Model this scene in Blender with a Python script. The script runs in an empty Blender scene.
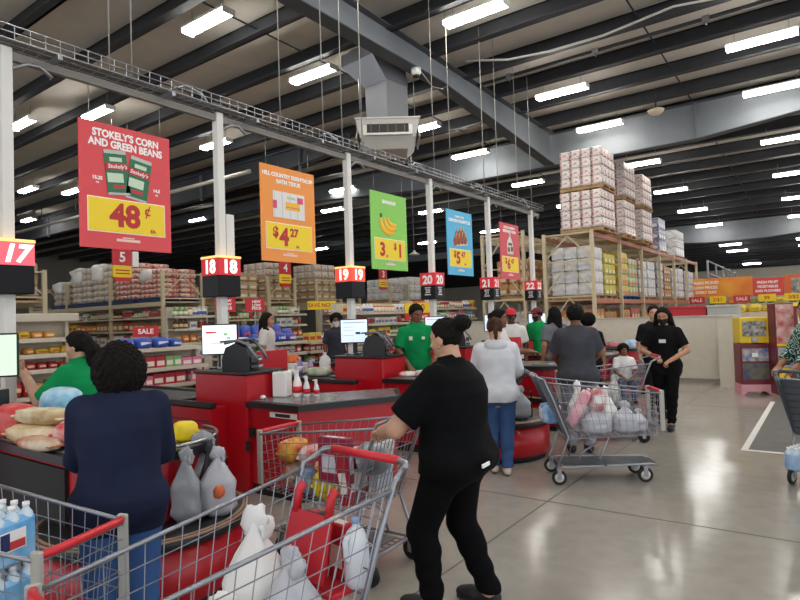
import bpy, bmesh, math, random
import numpy as np
from mathutils import Vector, Matrix, noise
from math import pi, sin, cos, radians as R

random.seed(7)
SC = bpy.context.scene
COL = SC.collection

# ------------------------------------------------------------------ materials
MATS = {}
def hexc(h):
    v = [int(h[i:i+2], 16)/255 for i in (0, 2, 4)]
    return tuple((c/12.92 if c <= .04045 else ((c+.055)/1.055)**2.4) for c in v) + (1,)
def mat(name, col, rough=.5, metal=0., emit=0., noise_amt=0., noise_scale=8., bump=0., alpha=1., trans=0., spec=.5, col2=None):
    if name in MATS: return MATS[name]
    m = bpy.data.materials.new(name); m.use_nodes = True
    nt = m.node_tree; b = nt.nodes['Principled BSDF']
    c = hexc(col) if isinstance(col, str) else tuple(col)+(1,)
    b.inputs['Base Color'].default_value = c
    b.inputs['Roughness'].default_value = rough
    b.inputs['Metallic'].default_value = metal
    b.inputs['Specular IOR Level'].default_value = spec
    if alpha < 1: b.inputs['Alpha'].default_value = alpha
    if trans: b.inputs['Transmission Weight'].default_value = trans
    if emit:
        b.inputs['Emission Color'].default_value = c
        b.inputs['Emission Strength'].default_value = emit
    if noise_amt or bump:
        tc = nt.nodes.new('ShaderNodeTexCoord'); n = nt.nodes.new('ShaderNodeTexNoise')
        n.inputs['Scale'].default_value = noise_scale; n.inputs['Detail'].default_value = 4
        nt.links.new(tc.outputs['Object'], n.inputs['Vector'])
        if noise_amt:
            mx = nt.nodes.new('ShaderNodeMix'); mx.data_type = 'RGBA'
            c2 = hexc(col2) if col2 else tuple(x*(1-noise_amt) for x in c[:3])+(1,)
            mx.inputs[6].default_value = c; mx.inputs[7].default_value = c2
            rp = nt.nodes.new('ShaderNodeMapRange'); rp.inputs[1].default_value = .35; rp.inputs[2].default_value = .65
            nt.links.new(n.outputs['Fac'], rp.inputs[0]); nt.links.new(rp.outputs[0], mx.inputs[0])
            nt.links.new(mx.outputs[2], b.inputs['Base Color'])
        if bump:
            bp = nt.nodes.new('ShaderNodeBump'); bp.inputs['Strength'].default_value = bump; bp.inputs['Distance'].default_value = .02
            nt.links.new(n.outputs['Fac'], bp.inputs['Height']); nt.links.new(bp.outputs[0], b.inputs['Normal'])
    MATS[name] = m
    return m

# ------------------------------------------------------------------ mesh builder
class MB:
    def __init__(s): s.v = []; s.f = []; s.m = []; s.sm = []
    def add(s, vs, fs, m=0, smooth=False, M=None):
        o = len(s.v)
        if M is not None: vs = [tuple(M @ Vector(v)) for v in vs]
        s.v.extend(tuple(v) for v in vs)
        for f in fs: s.f.append(tuple(i+o for i in f)); s.m.append(m); s.sm.append(smooth)
        return s
    def box(s, c, d, m=0, rz=0, M=None, b=0):
        x, y, z = d[0]/2, d[1]/2, d[2]/2
        if b > 0:
            b = min(b, x*.45, y*.45, z*.45)
            vs = []; idx = {}
            for sx in (-1, 1):
                for sy in (-1, 1):
                    for sz in (-1, 1):
                        for a in range(3):
                            p = [sx*(x-b), sy*(y-b), sz*(z-b)]
                            p[a] = (sx*x, sy*y, sz*z)[a]
                            idx[sx, sy, sz, a] = len(vs); vs.append(p)
            fs = []
            for a in range(3):
                u, w = [(1, 2), (2, 0), (0, 1)][a]
                for sg in (-1, 1):
                    q = []
                    for su, sw in ((-1, -1), (1, -1), (1, 1), (-1, 1)):
                        k = [0, 0, 0]; k[a] = sg; k[u] = su; k[w] = sw; q.append(idx[tuple(k)+(a,)])
                    fs.append(q if sg > 0 else q[::-1])
                for su in (-1, 1):
                    for sw in (-1, 1):
                        k0 = [0, 0, 0]; k0[u] = su; k0[w] = sw; k1 = list(k0); k0[a] = -1; k1[a] = 1
                        q = [idx[tuple(k0)+(u,)], idx[tuple(k1)+(u,)], idx[tuple(k1)+(w,)], idx[tuple(k0)+(w,)]]
                        fs.append(q if su*sw < 0 else q[::-1])
            for sx in (-1, 1):
                for sy in (-1, 1):
                    for sz in (-1, 1):
                        q = [idx[sx, sy, sz, a] for a in range(3)]
                        fs.append(q if sx*sy*sz > 0 else q[::-1])
        else:
            vs = [(-x,-y,-z),(x,-y,-z),(x,y,-z),(-x,y,-z),(-x,-y,z),(x,-y,z),(x,y,z),(-x,y,z)]
            fs = [(0,3,2,1),(4,5,6,7),(0,1,5,4),(1,2,6,5),(2,3,7,6),(3,0,4,7)]
        T = Matrix.Translation(c) @ Matrix.Rotation(rz, 4, 'Z')
        if M is not None: T = M @ T
        return s.add(vs, fs, m, False, T)
    def bb(s, x0, x1, y0, y1, z0, z1, m=0, b=0):
        return s.box(((x0+x1)/2, (y0+y1)/2, (z0+z1)/2), (abs(x1-x0), abs(y1-y0), abs(z1-z0)), m, b=b)
    def tube(s, pts, r, n=6, m=0, closed=False, smooth=True):
        pts = [Vector(p) for p in pts]; k = len(pts)
        rr = r if isinstance(r, (list, tuple)) else [r]*k
        vs = []; prev = None
        for i, p in enumerate(pts):
            if closed: t = pts[(i+1) % k]-pts[i-1]
            else: t = pts[min(i+1, k-1)]-pts[max(i-1, 0)]
            t.normalize()
            if prev is None:
                u = t.orthogonal().normalized()
                if abs(t.z) < .9: u = (Vector((0,0,1))-t*t.z).normalized()
            else:
                u = prev-t*prev.dot(t)
                u = u.normalized() if u.length > 1e-6 else t.orthogonal().normalized()
            prev = u; w = t.cross(u)
            for j in range(n):
                a = 2*pi*(j+.5)/n; vs.append(p+(u*cos(a)+w*sin(a))*rr[i])
        fs = []
        for i in range(k if closed else k-1):
            a, b = i*n, ((i+1) % k)*n
            for j in range(n):
                j2 = (j+1) % n; fs.append((a+j, a+j2, b+j2, b+j))
        if not closed:
            fs.append(tuple(range(n-1, -1, -1))); fs.append(tuple((k-1)*n+j for j in range(n)))
        return s.add(vs, fs, m, smooth)
    def lathe(s, prof, c=(0,0,0), n=16, m=0, M=None, smooth=True, a0=0, a1=2*pi):
        full = abs(a1-a0-2*pi) < 1e-6; cnt = n if full else n+1
        vs = []
        for r, z in prof:
            for j in range(cnt):
                a = a0+(a1-a0)*j/n; vs.append((c[0]+r*cos(a), c[1]+r*sin(a), c[2]+z))
        fs = []
        for i in range(len(prof)-1):
            for j in range(n):
                j2 = (j+1) % cnt; fs.append((i*cnt+j, i*cnt+j2, (i+1)*cnt+j2, (i+1)*cnt+j))
        if full:
            if prof[0][0] > 1e-5: fs.append(tuple(range(cnt-1, -1, -1)))
            if prof[-1][0] > 1e-5: fs.append(tuple((len(prof)-1)*cnt+j for j in range(cnt)))
        return s.add(vs, fs, m, smooth, M)
    def prism(s, poly, z0, z1, m=0, M=None, smooth=False):
        n = len(poly)
        vs = [(p[0], p[1], z0) for p in poly]+[(p[0], p[1], z1) for p in poly]
        fs = [tuple(range(n-1, -1, -1)), tuple(range(n, 2*n))]+[(i, (i+1) % n, n+(i+1) % n, n+i) for i in range(n)]
        return s.add(vs, fs, m, smooth, M)
    def blob(s, c, d, seed=0, amp=.1, fr=2.5, n=14, k=10, m=0, squ=2.0, flat=0, M=None):
        """lumpy closed superellipsoid"""
        vs = []; fs = []
        off = Vector((seed*3.7, seed*1.3, seed*2.1))
        sp = lambda x: math.copysign(abs(x)**(2/squ), x)
        for i in range(k+1):
            ph = -pi/2+pi*i/k
            for j in range(n):
                a = 2*pi*j/n
                p = Vector((sp(cos(ph))*sp(cos(a)), sp(cos(ph))*sp(sin(a)), sp(sin(ph))))
                q = 1+amp*noise.noise(p*fr+off)+amp*.5*noise.noise(p*fr*2.3+off)
                z = p.z*q
                if flat: z = max(z, -1+flat)
                vs.append((c[0]+p.x*q*d[0]/2, c[1]+p.y*q*d[1]/2, c[2]+z*d[2]/2))
        for i in range(k):
            for j in range(n):
                j2 = (j+1) % n; fs.append((i*n+j, i*n+j2, (i+1)*n+j2, (i+1)*n+j))
        return s.add(vs, fs, m, True, M)
    def mesh(s, name, mats):
        me = bpy.data.meshes.new(name); me.from_pydata(s.v, [], s.f)
        for q in (mats if isinstance(mats, (list, tuple)) else [mats]): me.materials.append(q)
        me.polygons.foreach_set('material_index', s.m); me.polygons.foreach_set('use_smooth', s.sm)
        me.update(); return me
    def build(s, name, mats, parent=None, loc=(0,0,0), rz=0):
        return link(name, s.mesh(name, mats), parent, loc, rz)

def link(name, me, parent=None, loc=(0,0,0), rz=0):
    o = bpy.data.objects.new(name, me); COL.objects.link(o)
    o.location = loc; o.rotation_euler = (0, 0, rz)
    if parent: o.parent = parent
    return o
def tag(o, label=None, cat=None, group=None, kind=None):
    if label: o['label'] = label
    if cat: o['category'] = cat
    if group: o['group'] = group
    if kind: o['kind'] = kind
    return o
def thing(name, label, cat, loc=(0,0,0), rz=0, group=None):
    o = bpy.data.objects.new(name, None); o.empty_display_size = .1
    COL.objects.link(o); o.location = loc; o.rotation_euler = (0, 0, rz)
    return tag(o, label, cat, group)
def dup(root, loc, rz=0, label=None, group=None, parent=None):
    c = root.copy(); COL.objects.link(c)
    if parent is not None: c.parent = parent
    else:
        c.location = loc; c.rotation_euler = (0, 0, rz)
        if label: c['label'] = label
        if group: c['group'] = group
    for ch in list(root.children): dup(ch, None, parent=c)
    return c
def struct(o): o['kind'] = 'structure'; return o
def text(body, size, loc, m, parent, name='lettering', bold=.0, ital=0., align='CENTER', depth=.001, squeeze=1., rx=90, rz=0, world_rot=None):
    cu = bpy.data.curves.new(name, 'FONT'); cu.body = body; cu.size = size; cu.align_x = align; cu.align_y = 'CENTER'
    cu.extrude = depth; cu.offset = bold; cu.shear = ital; cu.resolution_u = 3; cu.space_line = .85
    o = bpy.data.objects.new(name, cu); COL.objects.link(o)
    dg = bpy.context.evaluated_depsgraph_get(); dg.update()
    me = bpy.data.meshes.new_from_object(o.evaluated_get(dg)); bpy.data.objects.remove(o); bpy.data.curves.remove(cu)
    me.transform(Matrix.Rotation(R(rz), 4, 'Z') @ Matrix.Rotation(R(rx), 4, 'X') @ Matrix.Diagonal((squeeze, 1, 1, 1)))
    me.materials.clear(); me.materials.append(m)
    return link(name, me, parent, loc)

# ------------------------------------------------------------------ implicit surfaces (people)
def smin(a, b, k):
    h = np.clip(.5+.5*(b-a)/k, 0, 1); return b*(1-h)+a*h-k*h*(1-h)
def cone(P, a, b, ra, rb):
    a = np.array(a, float); b = np.array(b, float); d = b-a; L = max(d@d, 1e-9)
    t = np.clip(((P-a)@d)/L, 0, 1)
    return np.linalg.norm(P-a-t[..., None]*d, axis=-1)-(ra+(rb-ra)*t)
def ell(P, c, r):
    r = np.array(r, float); q = np.linalg.norm((P-np.array(c, float))/r, axis=-1)
    return (q-1)*r.min()
def grid(lo, hi, h):
    ax = [np.arange(lo[i], hi[i]+h, h) for i in range(3)]
    return np.stack(np.meshgrid(*ax, indexing='ij'), -1)
def surf(F, lo, hi, h):
    """naive surface nets of F<0"""
    P = grid(lo, hi, h); V = F(P); V = np.where(np.abs(V) < 1e-9, 1e-9, V)
    V[0] = V[-1] = 1; V[:, 0] = V[:, -1] = 1; V[:, :, 0] = V[:, :, -1] = 1
    nx, ny, nz = V.shape; S = V < 0
    cs = [(i, j, k) for i in (0, 1) for j in (0, 1) for k in (0, 1)]
    sub = lambda A, c: A[c[0]:nx-1+c[0], c[1]:ny-1+c[1], c[2]:nz-1+c[2]]
    acc = np.zeros((nx-1, ny-1, nz-1, 3)); cnt = np.zeros((nx-1, ny-1, nz-1))
    for a in cs:
        for ax in range(3):
            if a[ax]: continue
            b = list(a); b[ax] = 1
            va, vb = sub(V, a), sub(V, b); cr = (va < 0) != (vb < 0)
            t = np.where(cr, va/np.where(cr, va-vb, 1), 0)
            for q in range(3): acc[..., q] += np.where(cr, a[q]+(t if q == ax else 0), 0)
            cnt += cr
    act = cnt > 0; ids = -np.ones(act.shape, int); ids[act] = np.arange(act.sum())
    ii = np.argwhere(act)
    verts = (acc[act]/cnt[act][:, None]+ii)*h+P[0, 0, 0]
    quads = []
    for ax in range(3):
        u, w = (ax+1) % 3, (ax+2) % 3
        sl0 = [slice(None)]*3; sl1 = [slice(None)]*3
        sl0[ax] = slice(0, -1); sl1[ax] = slice(1, None)
        A, B = S[tuple(sl0)], S[tuple(sl1)]
        E = np.argwhere(A != B)
        E = E[(E[:, u] > 0) & (E[:, w] > 0) & (E[:, u] < S.shape[u]-1) & (E[:, w] < S.shape[w]-1)]
        fl = A[tuple(E.T)]
        c = []
        for du, dw in ((-1, -1), (0, -1), (0, 0), (-1, 0)):
            e = E.copy(); e[:, u] += du; e[:, w] += dw; c.append(ids[tuple(e.T)])
        q = np.stack(c, 1); q[~fl] = q[~fl][:, ::-1]; quads.append(q)
    return verts, np.concatenate(quads)
def addsurf(mb, vq, m=0, M=None):
    v, q = vq
    if len(v): mb.add(v.tolist(), q.tolist(), m, True, M)
# ------------------------------------------------------------------ people
SKIN = dict(tan='B98868', light='C99C80', brown='7A4C35', dark='4A2C20', olive='A87555')
TZ = np.array([.74, .80, .86, .92, 1.0, 1.08, 1.18, 1.28, 1.36, 1.41, 1.445, 1.48])
TA = np.array([.06, .10, .118, .125, .112, .105, .110, .118, .108, .088, .066, .055])
TB = np.array([.10, .165, .182, .182, .160, .148, .152, .165, .168, .140, .088, .060])
WB = np.array([.4, .9, 1, 1, 1, 1, 1, .9, .7, .5, .25, .05])          # how far the build acts at each height

def hand_sdf(P, curl, side):
    y = P[..., 1]*side; Q = np.stack([P[..., 0], y, P[..., 2]], -1)
    f = ell(Q, (.048, 0, 0), (.055, .043, .018))
    f = smin(f, cone(Q, (-.03, 0, 0), (.02, 0, 0), .026, .026), .015)
    for by, ln in ((.030, .070), (.010, .079), (-.011, .073), (-.030, .056)):
        p = np.array([.085, by, 0.]); a = curl*.55
        for sgm, (l, r) in enumerate(((.45, .0098), (.31, .0090), (.24, .0080))):
            q = p+ln*l*np.array([cos(a), .06*np.sign(by)*(1-curl*.5), -sin(a)])
            f = smin(f, cone(Q, p, q, r, r*.92), .004); p = q; a += curl*.75
    p = np.array([.018, .032, -.004]); q = np.array([.050, .062, -.012-.012*curl]); r_ = np.array([.080, .066-.02*curl, -.016-.022*curl])
    f = smin(f, cone(Q, p, q, .015, .012), .012); f = smin(f, cone(Q, q, r_, .0115, .0095), .004)
    return f
def head_sdf(P, jaw=1.):
    y = np.abs(P[..., 1]); Q = np.stack([P[..., 0], y, P[..., 2]], -1)
    f = ell(Q, (-.012, 0, .035), (.098, .076, .090))
    f = smin(f, ell(Q, (.018, 0, -.035), (.070, .058*jaw, .078)), .03)
    f = smin(f, ell(Q, (.062, 0, -.098), (.024, .024, .018)), .02)                 # chin
    f = smin(f, ell(Q, (.045, .040, -.025), (.030, .024, .026)), .02)              # cheek
    f = smin(f, cone(Q, (.080, 0, .018), (.104, 0, -.022), .008, .012), .010)       # nose
    f = smin(f, ell(Q, (.094, .012, -.026), (.010, .008, .008)), .006)
    f = smin(f, cone(Q, (.083, .010, .030), (.066, .046, .030), .010, .008), .012)  # brow
    e = ell(Q, (.090, .031, .008), (.020, .018, .012)); f = -smin(-f, e, .008)       # socket
    f = smin(f, ell(Q, (.082, 0, -.056), (.011, .022, .006)), .005)
    f = smin(f, ell(Q, (.080, 0, -.067), (.011, .019, .006)), .005)
    f = smin(f, ell(Q, (-.008, .077, -.005), (.022, .010, .032)), .006)             # ear
    f = smin(f, cone(Q, (-.020, 0, -.05), (-.035, 0, -.16), .052, .055), .02)       # neck
    return f
def frame_x(d, up=(0, 0, 1)):
    d = Vector(d).normalized(); z = Vector(up); z = (z-d*z.dot(d))
    z = z.normalized() if z.length > 1e-4 else d.orthogonal().normalized()
    y = z.cross(d); M = Matrix((d, y, z)).transposed().to_4x4(); return M

def person(label, loc, yaw, height=1.65, skin='tan', bw=1., bd=1., lean=0., la=None, ra=None, ll=None, rl=None, head=(0, 0),
           shirt=None, pants=None, shoes='1a1a1c', hair=None, curl=(.7, .7), mask=None, cap=None, res=.016, extras=None, limb=1., palm=((0, 0, 1), (0, 0, 1))):
    s = height/1.70
    root = thing('person', label, 'person', loc, R(yaw))
    TBw = TB*(1+(bw-1)*WB); TAw = TA*(1+(bd-1)*WB)
    lx = lambda z: lean*np.maximum(0, z-.92)
    hw = 1+(bw-1)*.6
    HIP = [(0, .092*hw, .88), (0, -.092*hw, .88)]
    LG = [ll or ((.015, .10, .47), (-.025, .10, .075)), rl or ((.015, -.10, .47), (-.025, -.10, .075))]
    SH = [(lx(1.39), .168+.025*(bw-1), 1.365), (lx(1.39), -.168-.025*(bw-1), 1.365)]
    AR = [la or ((lx(1.1)-.02, .23*hw, 1.11), (lx(1.1)+.05, .22*hw, .88)), ra or ((lx(1.1)-.02, -.23*hw, 1.11), (lx(1.1)+.05, -.22*hw, .88))]
    lb = (1+(bw-1)*.55)*limb
    def torso(P, off=0., zb=.74, zt=1.48):
        z = P[..., 2]
        a = np.interp(z, TZ, TAw)+off; b = np.interp(z, TZ, TBw)+off
        cx = lx(z)-.012+.02*np.exp(-((z-.88)/.1)**2)*-1
        f = (np.sqrt(((P[..., 0]-cx)/a)**2+(P[..., 1]/b)**2)-1)*np.minimum(a, b)
        return np.maximum(f, np.maximum(zb-z, z-zt))
    def legs(P, off=0., fl=0.):
        f = None
        for h, (k, an) in zip(HIP, LG):
            g = smin(cone(P, h, k, .092*lb+off, .060*lb+off+fl*.5), cone(P, k, an, .058*lb+off+fl*.5, .040*lb+off+fl), .03)
            g = smin(g, ell(P, (h[0]-.055, h[1]*.95, h[2]-.005), np.array((.085, .095, .105))*hw+off), .05)
            k2 = np.array(k, float); cf = (k2*.68+np.array(an, float)*.32); g = smin(g, ell(P, (cf[0]-.022, cf[1], cf[2]), (.05*lb+off, .052*lb+off, .11)), .03)
            f = g if f is None else smin(f, g, .015)
        return f
    def arms(P, off=0., t=2., flare=0.):
        f = None
        for sh, (e, w) in zip(SH, AR):
            sh_, e_, w_ = (np.array(q, float) for q in (sh, e, w))
            if t <= 1:
                ee = sh_+(e_-sh_)*t
                g = cone(P, sh, ee, .056*lb+off, .046*lb+off+flare); d = (e_-sh_)/np.linalg.norm(e_-sh_)
                g = np.maximum(g, (P-ee)@d)
            else:
                ww = e_+(w_-e_)*(t-1)
                g = cone(P, e, ww, .043*lb+off, (.043+(.029-.043)*(t-1))*lb+off+flare); d = (w_-e_)/np.linalg.norm(w_-e_)
                if off: g = np.maximum(g, (P-ww)@d)
                g = smin(cone(P, sh, e, .056*lb+off, .043*lb+off), g, .02)
            f = g if f is None else np.minimum(f, g)
        return f
    def body(P):
        f = smin(torso(P), arms(P), .035); f = smin(f, legs(P), .03)
        for k, an in LG: f = smin(f, cone(P, (an[0], an[1], an[2]), (an[0]+.13, an[1], .035), .036, .028), .02)
        n0 = (lx(1.40)-.015, 0, 1.40); return smin(f, cone(P, n0, (lx(1.5)+.0, 0, 1.50), .062*lb, .054), .03)
    allp = np.array(HIP+SH+[q for a in LG+AR for q in a]); lo = allp.min(0)-.24*max(bw, bd); hi = allp.max(0)+.24*max(bw, bd)
    lo[2] = -.0; hi[2] = 1.56
    S = Matrix.Scale(s, 4)
    sk = SKIN[skin]
    ms = [mat('skin_'+skin, sk, .55, noise_amt=.12, noise_scale=14), mat('lip_'+skin, '7d4038' if skin in ('brown', 'dark') else 'a85f56', .5), mat('eye_white', 'a8a198', .4), mat('eye_dark', '1c1310', .2), mat('brow', '1b1411', .8)]
    mb = MB(); addsurf(mb, surf(body, lo, hi, res), 0, S)
    # head
    hz = 1.585; hx = lx(1.55)+.012
    Mh = S @ Matrix.Translation((hx, 0, hz)) @ Matrix.Rotation(R(head[0]), 4, 'Z') @ Matrix.Rotation(R(head[1]), 4, 'Y')
    hh = .0065 if res < .02 else .009
    hv = surf(head_sdf, (-.14, -.11, -.19), (.14, .11, .145), hh); addsurf(mb, hv, 0, Mh)
    for sg in (-1, 1):
        mb.blob((.076, sg*.031, .008), (.024, .024, .011), n=10, k=6, m=2, amp=0, M=Mh)
        mb.blob((.0845, sg*.031, .008), (.013, .014, .012), n=8, k=5, m=3, amp=0, M=Mh)
        mb.tube([(.090, sg*.012, .030), (.092, sg*.030, .036), (.076, sg*.052, .030)], .0038, 5, 4)
        for i in range(len(mb.v)-15-0, len(mb.v)): mb.v[i] = tuple(Mh @ Vector(mb.v[i]))
    mb.blob((.087, 0, -.0565), (.014, .042, .009), n=10, k=6, m=1, amp=0, M=Mh); mb.blob((.085, 0, -.066), (.015, .036, .010), n=10, k=6, m=1, amp=0, M=Mh)
    # hands
    for i, side in ((0, 1), (1, -1)):
        e, w = AR[i]; d = Vector(w)-Vector(e)
        M = frame_x(d, palm[i] if abs(d.normalized().z) < .85 else (0, side, 0)); c = curl[i]
        addsurf(mb, surf(lambda P: hand_sdf(P, c, -side), (-.055, -.085, -.10), (.185, .085, .04), .0062 if res < .02 else .009), 0, S @ Matrix.Translation(w) @ M)
    bo = mb.build('body', ms, root)
    # clothes
    if shirt:
        off = shirt.get('off', .016); hem = shirt.get('hem', .86); sl = shirt.get('sleeve', .75); nk = shirt.get('neck', 1.475); rip = shirt.get('rip', .012)
        def fs(P):
            z = P[..., 2]; w = rip*np.sin(P[..., 1]*26+z*9+np.sin(z*23)*1.3)*np.clip((1.35-z)/.4, 0, 1)*.5
            f = smin(torso(P, off+.004, hem-.2, 1.6), arms(P, off, sl, shirt.get('flare', .008)), .04)
            f = smin(f, ell(P, (lx(1.42)-.014, 0, 1.420), (.072, .092*max(1, hw*.9), .060)), .05)
            if shirt.get('hips', 1) and hem < .95: f = smin(f, np.maximum(legs(P, off), P[..., 2]-.95), .05)
            return np.maximum(np.maximum(f+w, hem+shirt.get('dip', 0)*P[..., 0]-z), z-nk+.18*(P[..., 0]-lx(1.45)+.02))
        sm = shirt.get('mat') or mat('cloth_'+shirt['col'], shirt['col'], .9, noise_amt=.18, noise_scale=5, bump=.15, spec=.12)
        sb = MB(); addsurf(sb, surf(fs, lo-.03, (*(hi[:2]+.03), 1.56), res), 0, S)
        so = sb.build(shirt.get('name', 'shirt'), sm, root)
        if shirt.get('collar'):
            cb = MB(); cx = lx(1.45)-.012
            cb.lathe([(.082, 0), (.086, .012), (.070, .052), (.064, .052), (.070, .012)], (0, 0, 0), 20, M=S @ Matrix.Translation((cx, 0, 1.442)) @ Matrix.Rotation(R(12), 4, 'Y') @ Matrix.Diagonal((.95, 1.08, 1, 1)))
            cb.build('collar', sm, so)
        if shirt.get('hood'):
            def fh(P):
                f = ell(P, (lx(1.42)-.105, 0, 1.425), (.07, .13, .085)); g = ell(P, (lx(1.42)-.10, 0, 1.48), (.05, .085, .06))
                f = smin(f, cone(P, (lx(1.4)-.05, .09, 1.44), (lx(1.4)+.06, .04, 1.38), .035, .02), .03); f = smin(f, cone(P, (lx(1.4)-.05, -.09, 1.44), (lx(1.4)+.06, -.04, 1.38), .035, .02), .03)
                return np.maximum(f, -g)
            hb = MB(); addsurf(hb, surf(fh, (lx(1.4)-.24, -.22, 1.26), (lx(1.4)+.14, .22, 1.58), .011), 0, S); hb.build('hood', sm, so)
    if pants:
        off = pants.get('off', .010); wz = pants.get('waist', .97); az = pants.get('ankle', .085)
        def fp(P):
            z = P[..., 2]; f = smin(legs(P, off, pants.get('flare', .006)), torso(P, off, .76, 1.3), .04)
            f = f+.006*np.sin(z*60+P[..., 1]*20)*np.clip((.5-z)/.3, 0, 1)
            return np.maximum(np.maximum(f, az-z), z-wz)
        pm = mat('cloth_'+pants['col'], pants['col'], .9, noise_amt=.2, noise_scale=6, bump=.1, spec=.12)
        pb = MB(); addsurf(pb, surf(fp, (lo[0], lo[1], -.0), (hi[0], hi[1], 1.06), res), 0, S); pb.build('trousers', pm, root)
    for i, (k, an) in enumerate(LG):
        fb = MB(); x, y, z = an; dz = z-.075
        def fsh(P):
            f = smin(ell(P, (x+.155, y, .038+dz), (.075, .046, .040)), cone(P, (x-.025, y, .045+dz), (x+.12, y, .042+dz), .040, .043), .03)
            f = smin(f, cone(P, (x, y, .06+dz), (x, y, .10+dz), .045, .042), .02)
            return np.maximum(np.maximum(f, .004+dz-P[..., 2]), P[..., 2]-.105-dz)
        addsurf(fb, surf(fsh, (x-.12, y-.09, -.03+dz), (x+.27, y+.09, .14+dz), .011), 0, S)
        sh = fb.build('shoe', mat('shoe_'+shoes, shoes, .6), root)
        so_ = MB(); so_.prism([(x+.085+.145*cos(a)*(1), y+(.044-.006*(cos(a) < 0))*sin(a)) for a in [2*pi*j/16 for j in range(16)]], .001+dz, .020+dz, 0, S)
        so_.build('sole', mat('sole_white', 'c9c5bd' if shoes != '1a1a1c' else '3a3a3c', .7), sh)
    # hair, in head coordinates
    if hair:
        kind = hair.get('kind'); o2 = hair.get('off', .014)
        def fhair(P):
            n = (.0022*np.sin(P[..., 1]*170+P[..., 2]*95+4*np.sin(P[..., 0]*40))+.0022*np.sin(P[..., 0]*150-P[..., 1]*90+P[..., 2]*120))
            sk_ = np.minimum(ell(P, (-.014, 0, .036), (.098+o2, .077+o2, .092+o2)), 9)
            face = .80*P[..., 0]-.60*(P[..., 2]-.035)-hair.get('line', .030)
            f = np.maximum(sk_, face)
            f = np.maximum(f, -.055-P[..., 2]-(P[..., 0]+.02)*.2)
            if kind == 'bun':
                f = smin(f, ell(P, (-.128, -.01, .085), (.052, .060, .050)), .012)
            if kind == 'pony':
                f = smin(f, ell(P, (-.11, 0, .05), (.03, .03, .03)), .02); f = smin(f, cone(P, (-.13, 0, .04), (-.13, .0, -.16), .036, .018), .02)
            if kind == 'longpony':
                f = smin(f, cone(P, (-.09, 0, .03), (-.15, .02, -.05), .05, .06), .02); f = smin(f, cone(P, (-.15, .02, -.05), (-.14, .03, -.36), .06, .03), .02)
            if kind == 'bob':
                g = ell(P, (-.03, 0, -.015), (.125, .138, .150)); g = np.maximum(g, .75*P[..., 0]-.3*(P[..., 2])-.035); g = np.maximum(g, -.165-P[..., 2]); f = smin(f, g, .03); n = n*2.2
            if kind == 'long':
                for sy in (-1, 1):
                    f = smin(f, cone(P, (-.03, sy*.075, .02), (-.0, sy*.105, -.16), .042, .048), .03); f = smin(f, cone(P, (-.0, sy*.105, -.16), (.04, sy*.10, -.38), .046, .022), .02)
                g = cone(P, (-.07, 0, -.02), (-.10, 0, -.30), .085, .07); f = smin(f, g, .03)
                f = np.maximum(f, np.where(P[..., 2] > -.13, .85*P[..., 0]-.3*P[..., 2]-.045, -1))
            if kind == 'afro':
                g = ell(P, (-.03, 0, .05), (.125, .13, .125)); g = np.maximum(g, .8*P[..., 0]-.6*(P[..., 2]-.03)-.04); f = smin(f, g, .02); n = n*2
            return f+n
        zl = {'long': -.45, 'longpony': -.42, 'pony': -.22, 'bob': -.2}.get(kind, -.13)
        hb = MB(); addsurf(hb, surf(fhair, (-.24, -.19, zl), (.14, .19, .20), .008 if res < .02 else .011), 0, Mh)
        hb.build('hair', mat('hair_'+hair.get('col', '17110e'), hair.get('col', '17110e'), .75, noise_amt=.4, noise_scale=30, bump=.3, spec=.15), root)
    if mask:
        def fm(P): return np.maximum(np.maximum(head_sdf(P)-.006, P[..., 2]+.012), np.maximum(.02-P[..., 0], -.125-P[..., 2]))
        m_ = MB(); addsurf(m_, surf(fm, (-.02, -.11, -.15), (.14, .11, .02), .008), 0, Mh); m_.build('face_mask', mat('mask_'+mask, mask, .8), root)
    if cap:
        def fc(P):
            f = np.maximum(ell(P, (-.012, 0, .040), (.116, .094, .105)), .045-P[..., 2]+P[..., 0]*.12)
            b = np.maximum(ell(P, (.09, 0, .055), (.105, .082, .03)), np.maximum(.045-P[..., 2]-.0, P[..., 2]-.062)); return np.minimum(f, b)
        c_ = MB(); addsurf(c_, surf(fc, (-.15, -.12, .0), (.22, .12, .16), .008), 0, Mh); c_.build('cap', mat('cap_'+cap, cap, .8), root)
    if extras: extras(root, S, Mh)
    return root
# ------------------------------------------------------------------ camera
H = 1.68; F_ = 590.
def camera():
    th, p, r = R(36.1), R(1.75), R(1.9)
    f0 = Vector((-sin(th), cos(th), 0)); r0 = Vector((cos(th), sin(th), 0)); u0 = Vector((0, 0, 1))
    f = f0*cos(p)+u0*sin(p); u1 = -f0*sin(p)+u0*cos(p)
    rr = r0*cos(r)-u1*sin(r); u = r0*sin(r)+u1*cos(r)
    M = Matrix((rr, u, -f)).transposed().to_4x4(); M.translation = (0, 0, H)
    cd = bpy.data.cameras.new('camera'); cd.sensor_width = 36; cd.lens = F_/800*36; cd.clip_end = 200
    c = bpy.data.objects.new('camera', cd); COL.objects.link(c); c.matrix_world = M; SC.camera = c
camera()
vs = SC.view_settings; vs.view_transform = 'Standard'; vs.look = 'None'; vs.gamma = 1; vs.use_curve_mapping = False; vs.exposure = 0.08
w = bpy.data.worlds.new('world'); SC.world = w; w.use_nodes = True
w.node_tree.nodes['Background'].inputs[0].default_value = (.9, .93, 1, 1); w.node_tree.nodes['Background'].inputs[1].default_value = 1.5

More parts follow.
